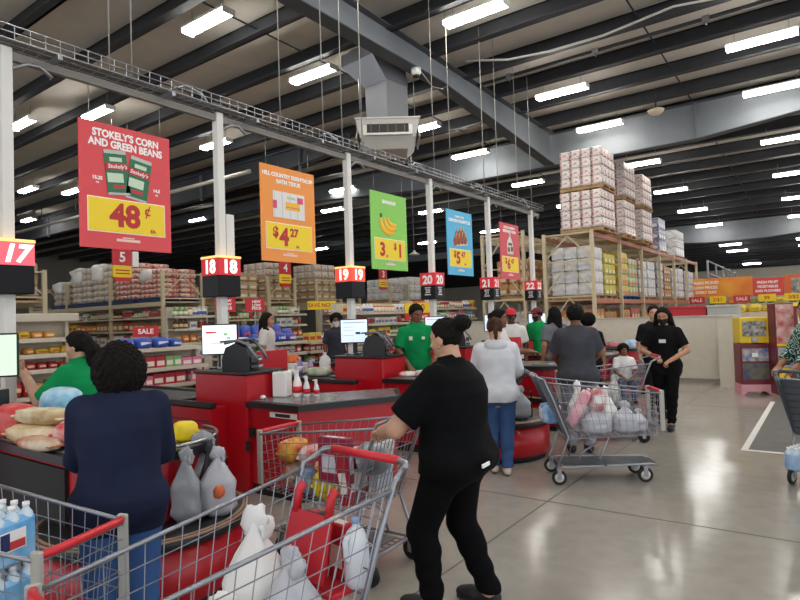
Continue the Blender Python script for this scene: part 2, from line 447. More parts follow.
# ------------------------------------------------------------------ common materials
WHITE = mat('white_paint', 'dcdad2', .55); CREAM = mat('cream_wall', 'cfc8b6', .7, noise_amt=.06, noise_scale=2)
STEEL = mat('galvanised', '9a9c9e', .38, .85); WIRE = mat('cart_wire', '9699a0', .35, .8); DKSTEEL = mat('dark_beam', '303236', .6, noise_amt=.15)
GREYBEAM = mat('grey_beam', '74787c', .55, noise_amt=.08, noise_scale=3)
RED = mat('counter_red', 'b00d1c', .32); DRED = mat('dark_red', '7a0a14', .4); BLACK = mat('black_plastic', '141416', .4); BLK2 = mat('black_rubber', '1d1d1f', .7)
GREYP = mat('grey_plastic', '4c5056', .5); WOOD = mat('pallet_wood', 'b08a5a', .8, noise_amt=.3, noise_scale=9)
RACKC = mat('rack_cream', 'c3b493', .5); RACKO = mat('rack_orange', 'a8674c', .5); SHELFC = mat('shelf_cream', 'cdc5b1', .5)
REDSIGN = mat('sign_red', 'c8202c', .4); YEL = mat('sign_yellow', 'f0cf12', .45); TWHITE = mat('text_white', 'f4f2ee', .5); TRED = mat('text_red', 'b71c22', .5); TBLK = mat('text_black', '202020', .5)
LED = mat('led_diffuser', (1., .985, .94), .5, emit=42.)
GLASSY = mat('clear_film', 'e8ecee', .15, alpha=.35)
HANDRED = mat('handle_red', 'cc2530', .35)

# ------------------------------------------------------------------ setting
def floor():
    mb = MB(); mb.add([(-46, -12, 0), (8, -12, 0), (8, 60, 0), (-46, 60, 0)], [(0, 1, 2, 3)])
    m = bpy.data.materials.new('polished_concrete'); m.use_nodes = True; nt = m.node_tree; b = nt.nodes['Principled BSDF']
    tc = nt.nodes.new('ShaderNodeTexCoord')
    n1 = nt.nodes.new('ShaderNodeTexNoise'); n1.inputs['Scale'].default_value = .5; n1.inputs['Detail'].default_value = 6
    n2 = nt.nodes.new('ShaderNodeTexNoise'); n2.inputs['Scale'].default_value = 7; n2.inputs['Detail'].default_value = 5
    for n in (n1, n2): nt.links.new(tc.outputs['Object'], n.inputs['Vector'])
    ad = nt.nodes.new('ShaderNodeMath'); ad.operation = 'ADD'; nt.links.new(n1.outputs['Fac'], ad.inputs[0]); nt.links.new(n2.outputs['Fac'], ad.inputs[1])
    cr = nt.nodes.new('ShaderNodeValToRGB'); cr.color_ramp.elements[0].position = .35; cr.color_ramp.elements[1].position = .68
    cr.color_ramp.elements[0].color = hexc('918b82'); cr.color_ramp.elements[1].color = hexc('a09a90')
    hf = nt.nodes.new('ShaderNodeMath'); hf.operation = 'MULTIPLY'; hf.inputs[1].default_value = .5; nt.links.new(ad.outputs[0], hf.inputs[0])
    nt.links.new(hf.outputs[0], cr.inputs[0]); nt.links.new(cr.outputs[0], b.inputs['Base Color'])
    mr = nt.nodes.new('ShaderNodeMapRange'); mr.inputs[3].default_value = .10; mr.inputs[4].default_value = .22
    nt.links.new(n1.outputs['Fac'], mr.inputs[0]); nt.links.new(mr.outputs[0], b.inputs['Roughness'])
    b.inputs['Specular IOR Level'].default_value = .45
    struct(mb.build('floor', m))
floor()
JT = mat('floor_joint', '5f5b54', .8)
k = 0
for x0, x1, y0, y1 in [(-9, 6, 5.04, 5.055), (-9, 6, -1.2, -1.185), (-9, 6, 11.25, 11.265), (-2.13, -2.115, -8, 30), (4.2, 4.215, -8, 30), (-9, 6, 17.5, 17.515)]:
    k += 1; struct(MB().bb(x0, x1, y0, y1, .0005, .0015).build('trim_%d' % k, JT))
ROOF = lambda y: 7.0-.016*(y-17) if y < 17 else 7.0-.05*(y-17)
def ceiling():
    mb = MB()
    for a, b in ((-12, 17), (17, 60)):
        za, zb = ROOF(a)+.30, ROOF(b)+.30
        mb.add([(-46, a, za), (8, a, za), (8, b, zb), (-46, b, zb), (-46, a, za+.1), (8, a, za+.1), (8, b, zb+.1), (-46, b, zb+.1)], [(0, 3, 2, 1), (4, 5, 6, 7), (0, 1, 5, 4), (2, 3, 7, 6), (1, 2, 6, 5), (3, 0, 4, 7)])
    struct(mb.build('ceiling', mat('ceiling_liner', 'ded7ca', .85, noise_amt=.10, noise_scale=1.5)))
ceiling()
struct(MB().bb(-46, 8, 59.0, 59.2, 0, 5.3).build('wall_back', CREAM))
struct(MB().bb(-46.2, -46, -12, 60, 0, 7.6).build('wall_left', mat('far_wall', '8a857b', .8)))
struct(MB().bb(-8.9, -1.95, 14.9, 15.06, 0, 1.47).bb(-1.95, -1.66, 14.0, 15.06, 0, 1.47).build('wall_low', mat('low_wall', 'cfcaba', .6, noise_amt=.05)))
struct(MB().bb(-8.92, -1.93, 14.88, 15.08, 1.47, 1.51).bb(-1.97, -1.64, 13.98, 15.08, 1.47, 1.51).build('trim_7', mat('wall_cap', 'b9b2a2', .5)))
struct(MB().bb(-8.9, -1.95, 14.88, 14.9, 0, .08).build('baseboard_low', mat('base_grey', '8f8b82', .6)))
# purlins: Z shaped joists along X under the deck
y = -11.; k = 7
while y < 58:
    k += 1; z = ROOF(y)
    mb = MB().bb(-46, 7.5, y-.02, y+.02, z-.04, z+.30).bb(-46, 7.5, y-.15, y+.03, z-.04, z-.01).bb(-46, 7.5, y-.02, y+.13, z+.27, z+.30)
    struct(mb.build('trim_%d' % k, DKSTEEL)); y += 1.42 if y < 17 else 1.5
# sag rods along Y
for x in (-12.2, -8.6, -2.7, .9):
    k += 1; struct(MB().tube([(x, -11, ROOF(-11)+.12), (x, 17, ROOF(17)+.12), (x, 58, ROOF(58)+.12)], .018, 5).build('trim_%d' % k, DKSTEEL))

def beam_section(mb, a, b, z0a, z0b, z1a, z1b, axis, w=.24, tw=.03):
    """I-section from a to b along axis at fixed cross coordinate: bottom heights z0, top heights z1"""
    pass
def girder():
    t = thing('steel_girder', 'long grey steel girder running along the ceiling above the lane signs', 'beam', (-6.5, 5, 0))
    ys = [-11, 0, 10.5, 16.64]; bot = [6.45, 6.62, 6.62, 6.05]
    web = MB(); fl = MB()
    for (ya, za), (yb, zb) in zip(list(zip(ys, bot))[:-1], list(zip(ys, bot))[1:]):
        ta, tb = ROOF(ya)-.01, ROOF(yb)-.01
        for mbx, x0, x1, (p, q), (r_, s_) in ((web, -.012, .012, (za, zb), (ta, tb)), (fl, -.15, .15, (za-.02, zb-.02), (za, zb)), (fl, -.15, .15, (ta-.02, tb-.02), (ta, tb))):
            mbx.add([(x0, ya-5, p), (x1, ya-5, p), (x1, yb-5, q), (x0, yb-5, q), (x0, ya-5, r_), (x1, ya-5, r_), (x1, yb-5, s_), (x0, yb-5, s_)], [(0, 3, 2, 1), (4, 5, 6, 7), (0, 1, 5, 4), (1, 2, 6, 5), (2, 3, 7, 6), (3, 0, 4, 7)])
    web.build('web', GREYBEAM, t); fl.build('flange', mat('flange_dark', '4a4d50', .6), t)
girder()
def crossbeam(name_label, Y, x0, x1, zt, xs, bots):
    t = thing('steel_beam', name_label, 'beam', (0, Y, 0)); web = MB(); fl = MB(); st = MB()
    for (xa, za), (xb, zb) in zip(list(zip(xs, bots))[:-1], list(zip(xs, bots))[1:]):
        for mbx, y0, y1, (p, q), (r_, s_) in ((web, -.012, .012, (za, zb), (zt, zt)), (fl, -.14, .14, (za-.02, zb-.02), (za, zb)), (fl, -.14, .14, (zt-.02, zt-.02), (zt, zt))):
            mbx.add([(xa, y0, p), (xb, y0, q), (xb, y1, q), (xa, y1, p), (xa, y0, r_), (xb, y0, s_), (xb, y1, s_), (xa, y1, r_)], [(0, 3, 2, 1), (4, 5, 6, 7), (0, 1, 5, 4), (1, 2, 6, 5), (2, 3, 7, 6), (3, 0, 4, 7)])
    web.build('web', DKSTEEL if 'dark' in name_label else GREYBEAM, t); fl.build('flange', mat('flange_dark', '4a4d50', .6), t)
    for x in xs[1:-1]: MB().bb(x-.01, x+.01, -.12, -.012, 6.1, zt-.02).build('stiffener', GREYBEAM, t)
crossbeam('deep grey cross beam meeting the long girder above the pallet rack', 16.8, 0, 0, 6.98, [-30, -18, -11, -2.6, 2, 7.4], [6.5, 6.5, 6.03, 6.03, 6.5, 6.6])
crossbeam('second grey cross beam spanning the ceiling far beyond the pallet rack', 34.5, 0, 0, 6.1, [-30, -12, -5, -2.5, 3, 7.4], [5.7, 5.6, 5.1, 5.1, 5.5, 5.6])
crossbeam('dark cross beam over the grocery aisles on the left', 12.9, 0, 0, 7.04, [-44, -30, -18, -13, -11], [6.3, 6.2, 6.2, 6.5, 6.7])

# ------------------------------------------------------------------ ceiling lights
LX = [-.85, -4.8, -8.75]
def light_z(y): return 7.35-.045*y
lroot = thing('ceiling_light', 'x', 'light', (0, 0, 0))
MB().bb(-.6, .6, -.13, .13, .047, .085).bb(-.6, -.587, -.13, .13, -.033, .047).bb(.587, .6, -.13, .13, -.033, .047).build('housing', WHITE, lroot)
mb = MB(); mb.prism([(-.125, .045), (-.125, .02), (-.085, -.03), (.085, -.03), (.125, .02), (.125, .045)], -.585, .585, 0, Matrix.Rotation(R(90), 4, 'Z') @ Matrix.Rotation(R(90), 4, 'X'))
mb.build('diffuser', LED, lroot)  # housing and diffuser widened so their shape takes in the strip's bloom
hang = MB().tube([(-.45, 0, .07), (-.45, 0, .40)], .006, 5).tube([(.45, 0, .07), (.45, 0, .40)], .006, 5).build('hanger', STEEL, lroot)
# (column, row Y, label)
rows = [2.2, 6.45, 9.1, 13.2, 15.95, 20.2, 24.6, 29.0, 33.4, 37.8, 41.2, 44.4, 52.9]
cname = {-.85: 'aisle beside the low cream wall, rightmost column', -4.8: 'column just right of the long girder', -8.75: 'column just left of the long girder', -14.5: 'column over the near aisle ends', -23.8: 'column deep over the grocery aisles'}
seenp = {}
ordn = ['nearest', 'second', 'third', 'fourth', 'fifth', 'sixth', 'seventh', 'eighth', 'ninth', 'tenth', 'eleventh', 'twelfth', 'thirteenth', 'fourteenth']
first = True
for X in LX:
    n = 0
    ymin = {-.85: 12, -4.8: 8, -8.75: 6, -14.5: 6, -23.8: 9}[X]
    for Y in rows:
        if X in (-23.8,) and Y > 30: continue
        if X == -8.75 and Y > 30: continue
        z = min(light_z(Y), ROOF(Y)-.12)
        vis = Y > ymin
        if vis: lab = 'white strip ceiling light, %s of the %s' % (ordn[n], cname[X]); n += 1
        else: lab = 'white strip ceiling light overhead, nearer than the camera view, in the %s' % {-.85: 'right column', -4.8: 'middle column', -8.75: 'left column'}[X]
        if first: o = lroot; o.location = (X, Y, z); o['label'] = lab; o['group'] = 'strip ceiling lights'; first = False
        else: o = dup(lroot, (X, Y, z), 0, lab, 'strip ceiling lights')
for X, Y in [(-.85, -2), (-.85, -7), (-.85, 6.4), (-4.8, -2), (-4.8, -7), (-8.75, -3), (3.5, 0), (3.5, 6), (3.5, 13), (3.5, 22), (-.85, 9.5), (3.5, -7)]:
    dup(lroot, (X, Y, min(light_z(Y), ROOF(Y)-.12)), 0, 'white strip ceiling light behind or beside the camera, out of view', 'strip ceiling lights out of view')
# the rows between the aisles far left
for i, (X, Y) in enumerate([(-30, 12), (-24, 9.6), (-23, 10.72), (-23.8, 16.8), (-16.77, 6.6), (-14.54, 7.42), (-25.5, 26.8), (-17.4, 19.1), (-14.18, 10.65), (-14.7, 16.75), (-14.2, 22.04), (-19, 29), (-14.3, 28)]):
    dup(lroot, (X, Y, min(light_z(Y), ROOF(Y)-.12)), 0, 'white strip ceiling light far back over the grocery aisles, %s from the left' % ordn[i], 'strip ceiling lights')
# ------------------------------------------------------------------ lane poles, boxes, cable tray, hanging signs
LW = {17: 'at the left edge', 18: 'carrying the spray bottles', 19: 'served by the tall cashier', 20: 'third from the far end', 21: 'second from the far end', 22: 'farthest from the camera'}
LY = {17: 2.03, 18: 4.16, 19: 6.36, 20: 8.50, 21: 10.63, 22: 12.75}
LITRED = mat('lit_red', 'd0202c', .5, emit=.25); LITPINK = mat('lit_pink', 'e8616e', .5, emit=.55); LITBRIGHT = mat('lit_bright_red', 'f0402c', .5, emit=1.0)
LITW = mat('lit_white', 'fff6ea', .5, emit=.9); LITY = mat('lit_rim', 'ffcf7a', .5, emit=.8); BOXBLK = mat('box_black', '0d0d0f', .4, spec=.2); DIMW = mat('dim_white', 'c9c9c6', .5)
for n, Y in LY.items():
    t = thing('lane_pole', 'square white lane pole ' + {17: 'cut by the left edge of the photo', 18: 'between the corn sign and the orange sign', 19: 'between the orange sign and the green sign', 20: 'between the green sign and the blue sign', 21: 'between the blue sign and the dull red sign', 22: 'last of the row, right of the dull red sign'}[n], 'pole', (-5.5, Y, 0), 0, None)
    MB().bb(-.045, .045, -.045, .045, 1.19 if n > 17 else .913, 4.06, b=.006).build('shaft', WHITE, t)
    MB().tube([(.03, .04, 3.88), (.03, .16, 3.96), (.03, .26, 3.97), (.03, .36, 3.90)], .018, 7).build('conduit', STEEL, t)
    MB().tube([(0, -.05, 4.05), (0, -.2, 4.22), (0, -.4, 4.26), (0, -.55, 4.18)], .014, 6).build('cable_loop', STEEL, t)
    MB().bb(-.04, .12, -.12, .12, 1.192 if n > 17 else .913, 1.207 if n > 17 else .928).build('base_plate', STEEL, t)
    if n == 18: MB().bb(-.03, .03, .06, .17, 2.45, 2.92).build('junction_box', WHITE, t)
    red = {17: LITPINK, 19: LITBRIGHT}.get(n, LITRED)
    b = thing('lane_light', 'red and black lane number box reading %d, ' % n + {17: 'brightest pink, at the left edge', 18: 'under the corn sign', 19: 'glowing orange red', 20: 'under the banana sign', 21: 'under the blue sign', 22: 'smallest of the row'}[n], 'lane sign', (-5.5, Y, 1.98))
    MB().bb(-.15, .15, -.15, .15, 0, .235, b=.008).build('lower_box', BOXBLK, b)
    MB().bb(-.15, .15, -.15, .15, .237, .425).build('number_box', red, b)
    MB().bb(-.155, .155, -.155, .155, .425, .45).build('lit_rim', LITY if n in (17, 18, 19) else LITRED, b)
    tw = LITW if n in (17, 18, 19) else TWHITE
    it = .25 if n == 17 else 0; text(str(n), .20, (0, -.152, .325), tw, b, 'number', .008, it); text(str(n), .20, (.152, 0, .325), tw, b, 'number', .008, it, rz=90)
    if n >= 20:
        text(str(n), .10, (0, -.152, .14), DIMW, b, 'small_number', .003); text(str(n), .10, (.152, 0, .14), DIMW, b, 'small_number', .003, rz=90)
        for q, sz in ((.19, .016), (.07, .02)): MB().bb(-.06, .06, -.153, -.1505, q, q+sz).bb(.1505, .153, -.06, .06, q, q+sz).build('text_line', DIMW, b)
# wire mesh cable tray
t = thing('cable_tray', 'galvanised wire cable tray running over all the lane poles', 'cable tray', (-5.5, 0, 4.08))
mb = MB()
for x in (-.15, -.05, .05, .15): mb.tube([(x, -4, 0), (x, 13.2, 0)], .006, 5)
for x in (-.15, .15):
    for z in (.06, .12): mb.tube([(x, -4, z), (x, 13.2, z)], .006, 5)
y = -3.95
while y < 13.2: mb.tube([(-.15, y, .12), (-.15, y, 0), (.15, y, 0), (.15, y, .12)], .005, 4, smooth=False); y += .12
mb.build('wire_basket', STEEL, t)
mb = MB()
for i in range(7):
    x = -.1+.033*i; mb.tube([(x+.02*noise.noise(Vector((i*3, y*.7, 0))), y, .018+.02*abs(noise.noise(Vector((i, y*.5, 3))))) for y in [-4+.5*j for j in range(35)]], .013, 5)
mb.build('cables', mat('cable_grey', '7d7b74', .6), t)
MB().bb(-.025, .025, -4, 13.2, -.12, -.09).bb(-.025, -.018, -4, 13.2, -.09, -.05).bb(.018, .025, -4, 13.2, -.09, -.05).build('strut_channel', mat('strut', '7a756e', .5, .3), t)
mb = MB()
for y in [-2+1.1*i for i in range(14)]: mb.bb(-.17, .17, y-.02, y+.02, -.05, -.01)
mb.build('cross_strut', STEEL, t)
for y in (-1, 1.0, 2.85, 3.07, 4.98, 5.74, 6.12, 6.55, 8.47, 9.01, 10.27, 10.86, 11.8, 12.53):
    MB().tube([(.14, y, 0), (.14, y, ROOF(y)+.25-4.08)], .007, 5).build('hanging_rod', mat('rod_grey', 'a9a59c', .5, .3), t)

def sign_panel(label, y, face, rows_, pic, price, gap_col=None):
    t = thing('hanging_sign', label, 'sign', (-5.5, y+.46, 2.43), R(90), None)
    MB().bb(-.46, .46, -.008, .008, 0, 1.19).build('panel', face, t)
    for x in (-.36, .36): MB().tube([(x, 0, 1.18), (x, 0, 1.52)], .004, 4).build('hanging_wire', STEEL, t)
    MB().bb(-.385, .385, -.014, -.008, .16, .475, b=.002).build('price_panel', YEL, t)
    MB().bb(-.392, .392, -.0105, -.008, .153, .16).bb(-.392, .392, -.0105, -.008, .475, .482).bb(-.392, -.385, -.0105, -.008, .16, .475).bb(.385, .392, -.0105, -.008, .16, .475).build('price_border', TWHITE, t)
    for s, z, sz, sq in rows_: text(s, sz, (0, -.0095, z), TWHITE, t, 'headline', sz*.04, squeeze=sq)
    for s, x, z, sz in price: text(s, sz, (x, -.0155, z), TRED, t, 'price', sz*(.04 if s != '\u00a2' else .012))
    for s, z in (('LOW PRICE', .075),): pass
    MB().bb(-.12, .12, -.0105, -.008, .075, .10).bb(-.06, .06, -.0105, -.008, .107, .118).build('footer_line', mat('sign_footer', 'e7c9bd', .6), t)
    pic(t)
    return t
def can(t, x, z, tilt, w, h):
    o = thing  # noqa
    M = Matrix.Translation((x, -.012, z)) @ Matrix.Rotation(R(tilt), 4, 'Y')
    g = mat('print_green', '1f6b45', .5); lg = mat('print_light_green', 'c4d8bc', .5); sv = mat('print_silver', 'b9bdb5', .5); wr = mat('print_label', 'c42335', .5)
    mb = MB()
    mb.box((0, 0, 0), (w, .004, h), 0, M=M); mb.box((0, 0, h*.5), (w*.96, .005, h*.09), 2, M=M)
    mb.box((0, -.003, h*.15), (w*.96, .003, h*.16), 3, M=M); mb.box((0, -.003, h*.32), (w*.55, .003, h*.10), 1, M=M)
    mb.box((-.1*w, -.003, -h*.12), (w*.7, .003, h*.22), 1, M=M); mb.box((0, -.003, -h*.33), (w*.5, .003, h*.08), 3, M=M); mb.box((0, 0, -h*.5), (w*.96, .005, h*.05), 2, M=M)
    mb.build('printed_can', [g, lg, sv, wr], t)
    for s in ('Stokely\'s',):
        me = text(s, .054, (x, -.019, z+h*.15), TWHITE, t, 'can_lettering', .0006, .2)
        me.rotation_euler = (0, R(tilt), 0)
def pic_cans(t):
    can(t, -.105, .735, -6, .225, .40); can(t, .115, .705, 9, .225, .40)
    text('15.25', .045, (-.295, -.0095, .66), TWHITE, t, 'size_lettering', .002); text('oz', .03, (-.295, -.0095, .62), TWHITE, t, 'size_lettering', .001)
    text('14.5', .045, (.305, -.0095, .62), TWHITE, t, 'size_lettering', .002); text('oz', .03, (.305, -.0095, .58), TWHITE, t, 'size_lettering', .001)
def pic_tissue(t):
    mb = MB(); mb.bb(-.27, .27, -.014, -.008, .55, .88, 0, b=.004)
    for i in range(4): mb.bb(-.25+.13*i, -.245+.13*i, -.0155, -.014, .56, .87, 1)
    mb.bb(-.06, .18, -.017, -.014, .66, .76, 2).bb(.14, .24, -.0165, -.014, .76, .84, 3).bb(-.27, -.21, -.0165, -.014, .66, .76, 3).bb(-.06, .18, -.0175, -.017, .69, .70, 3).bb(-.03, .10, -.017, -.014, .80, .83, 4)
    mb.build('printed_pack', [mat('print_white', 'dedbd6', .5), mat('print_grey', 'b5b0a8', .5), mat('print_orange', 'eeb224', .5), mat('print_pink', 'd2486e', .5), mat('print_silver', 'b9bdb5', .5)], t)
def pic_bananas(t):
    mb = MB()
    for k, (a0, r0, dx) in enumerate(((-200, .19, 0), (-195, .145, .05), (-190, .10, .09))):
        pts = []; rs = []
        for i in range(12):
            a = R(a0+i*13.5); pts.append((dx+r0*1.15*cos(a), -.013-.002*k, .76+r0*sin(a)+.02*k)); u = i/11; rs.append(.046*min(1, .35+3*u*(1-u))*(1-.1*k))
        mb.tube(pts, rs, 8, 0)
    M = Matrix.Translation((0, -.0, 0))
    for i in range(len(mb.v)): v = mb.v[i]; mb.v[i] = (v[0], -.010+(v[1]+.013)*.12, v[2])
    mb.bb(-.235, -.195, -.016, -.010, .80, .86, 1)
    mb.build('printed_bananas', [mat('print_banana', 'f0b41c', .5), mat('print_stem', '3b4a26', .6)], t)
def pic_drumsticks(t):
    mb = MB(); mb.prism([(-.27, .60), (.24, .68), (.26, .58), (-.20, .52)], .009, .012, 1, Matrix.Rotation(R(90), 4, 'X'))
    random.seed(3)
    for i, (x, z) in enumerate([(-.18, .62), (-.06, .64), (.06, .66), (.17, .67), (-.12, .73), (.0, .76), (.1, .76)]):
        mb.blob((x, -.012, z), (.15, .012, .17), i, .12, 2, 12, 8, 0); mb.tube([(x, -.014, z+.05), (x+.02, -.014, z+.15)], .012, 5, 2)
    mb.build('printed_meat', [mat('print_meat', 'a8573a', .6, noise_amt=.4, noise_scale=30), mat('print_tray', 'd9c9b5', .6), mat('print_bone', 'd6a878', .6)], t)
def pic_jug(t):
    mb = MB(); mb.lathe([(.0, 0), (.14, .0), (.15, .03), (.15, .22), (.11, .30), (.045, .36), (.045, .42), (.05, .42), (.05, .46), (0, .46)], (0, 0, 0), 16, 0, Matrix.Translation((0, -.012, .53)) @ Matrix.Diagonal((1, .03, 1, 1)))
    mb.bb(-.12, -.03, -.020, -.012, .58, .68, 1).bb(.02, .12, -.020, -.012, .60, .70, 1).bb(-.09, .09, -.0205, -.012, .72, .78, 2)
    mb.build('printed_jug', [mat('print_cream', 'd9cdbb', .5), mat('print_brown', '6a4238', .5), mat('print_navy', '5a5a6a', .5)], t)
SG = lambda h: mat('signface_'+h, h, .45)
sign_panel("red hanging sign for corn and green beans at 48 cents", 2.62, SG('d94348'), [("STOKELY'S CORN", 1.09, .098, .86), ("AND GREEN BEANS", 1.00, .098, .86)], pic_cans, [('48', -.03, .315, .30), ('\u00a2', .20, .40, .15), ('EA.', .26, .20, .045)])
sign_panel("orange hanging sign for bath tissue at 4.27", 4.75, SG('ee9236'), [('HILL COUNTRY ESSENTIALS\u00ae', 1.08, .068, .95), ('BATH TISSUE', 1.00, .07, 1.)], pic_tissue, [('$', -.24, .36, .17), ('4', -.10, .30, .30), ('27', .07, .37, .14), ('EA.', .13, .20, .04)])
sign_panel("green hanging sign with bananas, three for one dollar", 6.86, SG('84c851'), [('BANANAS', 1.05, .075, 1.)], pic_bananas, [('3', -.20, .30, .28), ('LB', -.10, .21, .05), ('$', .12, .37, .14), ('1', .25, .30, .28)])
sign_panel("blue hanging sign with chicken drumsticks at 5.47", 9.03, SG('4cb0d6'), [('FAMILY PACK', 1.08, .055, 1.), ('CHICKEN DRUMSTICKS', 1.00, .078, .95)], pic_drumsticks, [('$', -.22, .38, .16), ('5', -.10, .31, .30), ('47', .08, .38, .14), ('EA.', .15, .21, .05)])
sign_panel("dull red hanging sign with a jug at 6.47, farthest of the row", 11.13, SG('cc4048'), [('ULTRA LAUNDRY', 1.10, .072, .95), ('DETERGENT LIQUID', 1.02, .072, .95)], pic_jug, [('$', -.22, .38, .16), ('6', -.09, .31, .28), ('47', .09, .38, .14)])

# ------------------------------------------------------------------ checkout counters
def seg_arc(cx, cy, r, a0, a1, n=18): return [(cx+r*cos(R(a0+(a1-a0)*i/n)), cy+r*sin(R(a0+(a1-a0)*i/n))) for i in range(n+1)]
BELT = mat('belt_black', '27282b', .45); TOPBLK = mat('worktop_black', '77787a', .22, noise_amt=.2, noise_scale=12); STST = mat('stainless', 'a8a8a6', .28, .9)
def lane(n, end, dx=0., dr=(0, 0)):
    f = LY[n]-.34       # front line of the worktop
    t = thing('checkout_counter', 'red checkout counter with black edging ' + LW[n], 'checkout counter', (0, f, 0))
    # infeed with conveyor
    yi = .28 if n == 17 else .55
    MB().bb(-8.4, -5.02, -.19, yi, .10, .84, b=.01).build('infeed_cabinet', RED, t)
    MB().bb(-8.4, -5.06, -.15, yi-.04, 0, .10).build('kick_plate', BLK2, t)
    MB().bb(-8.42, -5.0, -.21, -.13, .84, .90, b=.012).bb(-8.42, -5.0, yi-.06, yi+.02, .84, .90, b=.012).build('belt_edge', BLACK, t)
    MB().bb(-8.3, -5.75, -.12, yi-.07, .84, .875, b=.01).build('conveyor_belt', BELT, t)
    MB().bb(-8.4, -5.03, -.196, -.19, .70, .725).build('panel_groove', DRED, t)
    # tower
    tx = -1.1 if n == 17 else 0
    MB().bb(-5.54+tx, -4.70+tx, 0, .50 if n > 17 else .27, .0, 1.165, b=.012).build('register_tower', RED, t)
    MB().bb(-5.56+tx, -4.68+tx, -.015, .515 if n > 17 else .28, 1.165, 1.19, b=.006).build('tower_top', BLACK, t)
    if n > 17: MB().bb(-5.53, -5.49, .66, 1.30, 0, 1.34, b=.01).build('divider_panel', RED, t)
    # worktop
    if end == 'wedge':
        top = [(-4.72, 0), (-3.98, 0), (-3.50, .95), (-3.92, 1.47), (-4.35, .85), (-4.72, .62)]
        body = [(-4.72, .04), (-4.02, .04), (-3.56, .93), (-3.93, 1.40), (-4.32, .80), (-4.72, .58)]
    else:
        cx = -3.8+dx; xs = -4.985 if n == 17 else -4.72; top = [(xs, 0), (cx, 0)]+seg_arc(cx, .5, .5, -90, 90)[1:]+[(cx-.35, .95), (xs, .62)]
        body = [(xs, .04), (cx, .04)]+seg_arc(cx, .5, .45, -90, 90)[1:]+[(cx-.33, .9), (xs, .58)]
    sh = MB().prism(body, .10, .845).build('cabinet', RED, t)
    MB().prism([(x*.985-.06, y*.94+.02) for x, y in body], 0, .10).build('kick_plate', BLK2, t)
    MB().prism(top, .85, .905).build('worktop_edge', BLACK, t)
    cxm = sum(p[0] for p in top)/len(top); cym = sum(p[1] for p in top)/len(top)
    MB().prism([(cxm+(x-cxm)*.94, cym+(y-cym)*.90) for x, y in top], .905, .912).build('worktop', TOPBLK if end == 'wedge' else STST, t)
    if end != 'wedge':
        dcx, dcy, r = -3.6+dx+dr[0], .50+dr[1], .62
        MB().lathe([(0, .06), (r-.03, .06), (r, .08), (r, .40), (0, .40)], (dcx, dcy, 0), 40).build('bag_drum', RED, t)
        MB().lathe([(0, 0), (r-.06, 0), (r-.06, .07), (0, .07)], (dcx, dcy, 0), 40).build('drum_base', BLK2, t)
        MB().lathe([(0, .39), (r-.05, .39), (r+.02, .40), (r+.03, .43), (r+.02, .47), (r-.05, .48), (0, .48)], (dcx, dcy, 0), 40).build('drum_rim', BLACK, t)
        MB().lathe([(r+.025, .455), (r+.032, .46), (r+.025, .468), (r+.0, .474)], (dcx, dcy, 0), 40).build('drum_trim', mat('tan_trim', '9a7a62', .5), t)
        MB().tube(seg3(cx, .5, .49, .93), .012, 6, 0).build('worktop_rim', STST, t)
    if n == 17: MB().bb(-4.97, cx-.02, .015, .04, .12, .82).build('front_shade_sheet', BLK2, t)  # thin black sheet stands in for shadow and dark recess below the worktop
    if end == 'wedge':
        MB().bb(-4.66, -4.58, -.012, .0, .56, .66).bb(-4.63, -4.60, -.02, -.012, .59, .63).build('power_outlet', BLACK, t)
        MB().bb(-4.72, -4.66, -.010, 0, .42, .52).build('latch', BLK2, t)
        l = MB().bb(-4.40, -4.04, .028, .04, .77, .82).build('label_plate', WHITE, t); MB().bb(-4.32, -4.12, .024, .028, .78, .81).build('label_print', TBLK, l)
    return t
def seg3(cx, cy, r, z): return [(x, y, z) for x, y in seg_arc(cx, cy, r, -90, 90)]
lane(17, 'drum', 0., (-.07, -.05)); lane(18, 'wedge'); lane(19, 'drum', .25); lane(20, 'drum', .2); lane(21, 'drum', .2); lane(22, 'drum', .3)

# monitors and receipt terminals on the towers
SCRN = mat('screen_white', 'eef3f6', .2, emit=.9); SCRB = mat('screen_blue', 'cfe0ee', .2, emit=.75); SCRG = mat('screen_green', 'cfe6cd', .2, emit=.55)
def monitor(n, x, dy, z, yaw, scr, ui, w=.40, h=.34, base=1.19):
    t = thing('monitor', 'flat register monitor with a lit screen, on the counter ' + LW[n], 'monitor', (x, LY[n]-.34+dy, base), R(yaw))
    MB().bb(-w/2, w/2, -.02, .02, z, z+h, b=.008).build('bezel', BLACK, t)
    s = MB().bb(-w/2+.014, w/2-.014, -.023, -.02, z+.014, z+h-.014).build('screen', scr, t)
    mb = MB()
    for a, b, c, d, m in ui: mb.bb(-w/2+a*w, -w/2+b*w, -.0245, -.023, z+c*h, z+d*h, m)
    if ui: mb.build('screen_graphics', [mat('ui_grey', 'b9bfc4', .3, emit=.4), mat('ui_red', 'd43a42', .3, emit=.4), mat('ui_green', '7fc87a', .3, emit=.4), mat('ui_navy', '2e3b55', .4)], s)
    MB().bb(-.03, .03, .02, .05, 0, z+h*.6).build('stand', BLACK, t); MB().bb(-.11, .11, -.06, .1, 0, .015, b=.004).build('foot', BLACK, t)
    return t
monitor(17, -5.22, .10, .42, 62, SCRG, [], base=.905)
monitor(18, -5.47, .28, .15, 38, SCRN, [(.12, .42, .70, .76, 1), (.62, .72, .62, .70, 2), (.7, .8, .5, .57, 2), (.15, .6, .35, .38, 0)])
for n in (19, 20, 21, 22): monitor(n, -5.42, .30, .16, 30, SCRB, [(.1, .9, .82, .88, 0), (.55, .72, .36, .46, 3), (.1, .5, .3, .33, 0), (.1, .5, .5, .53, 0), (.1, .5, .65, .68, 0)])
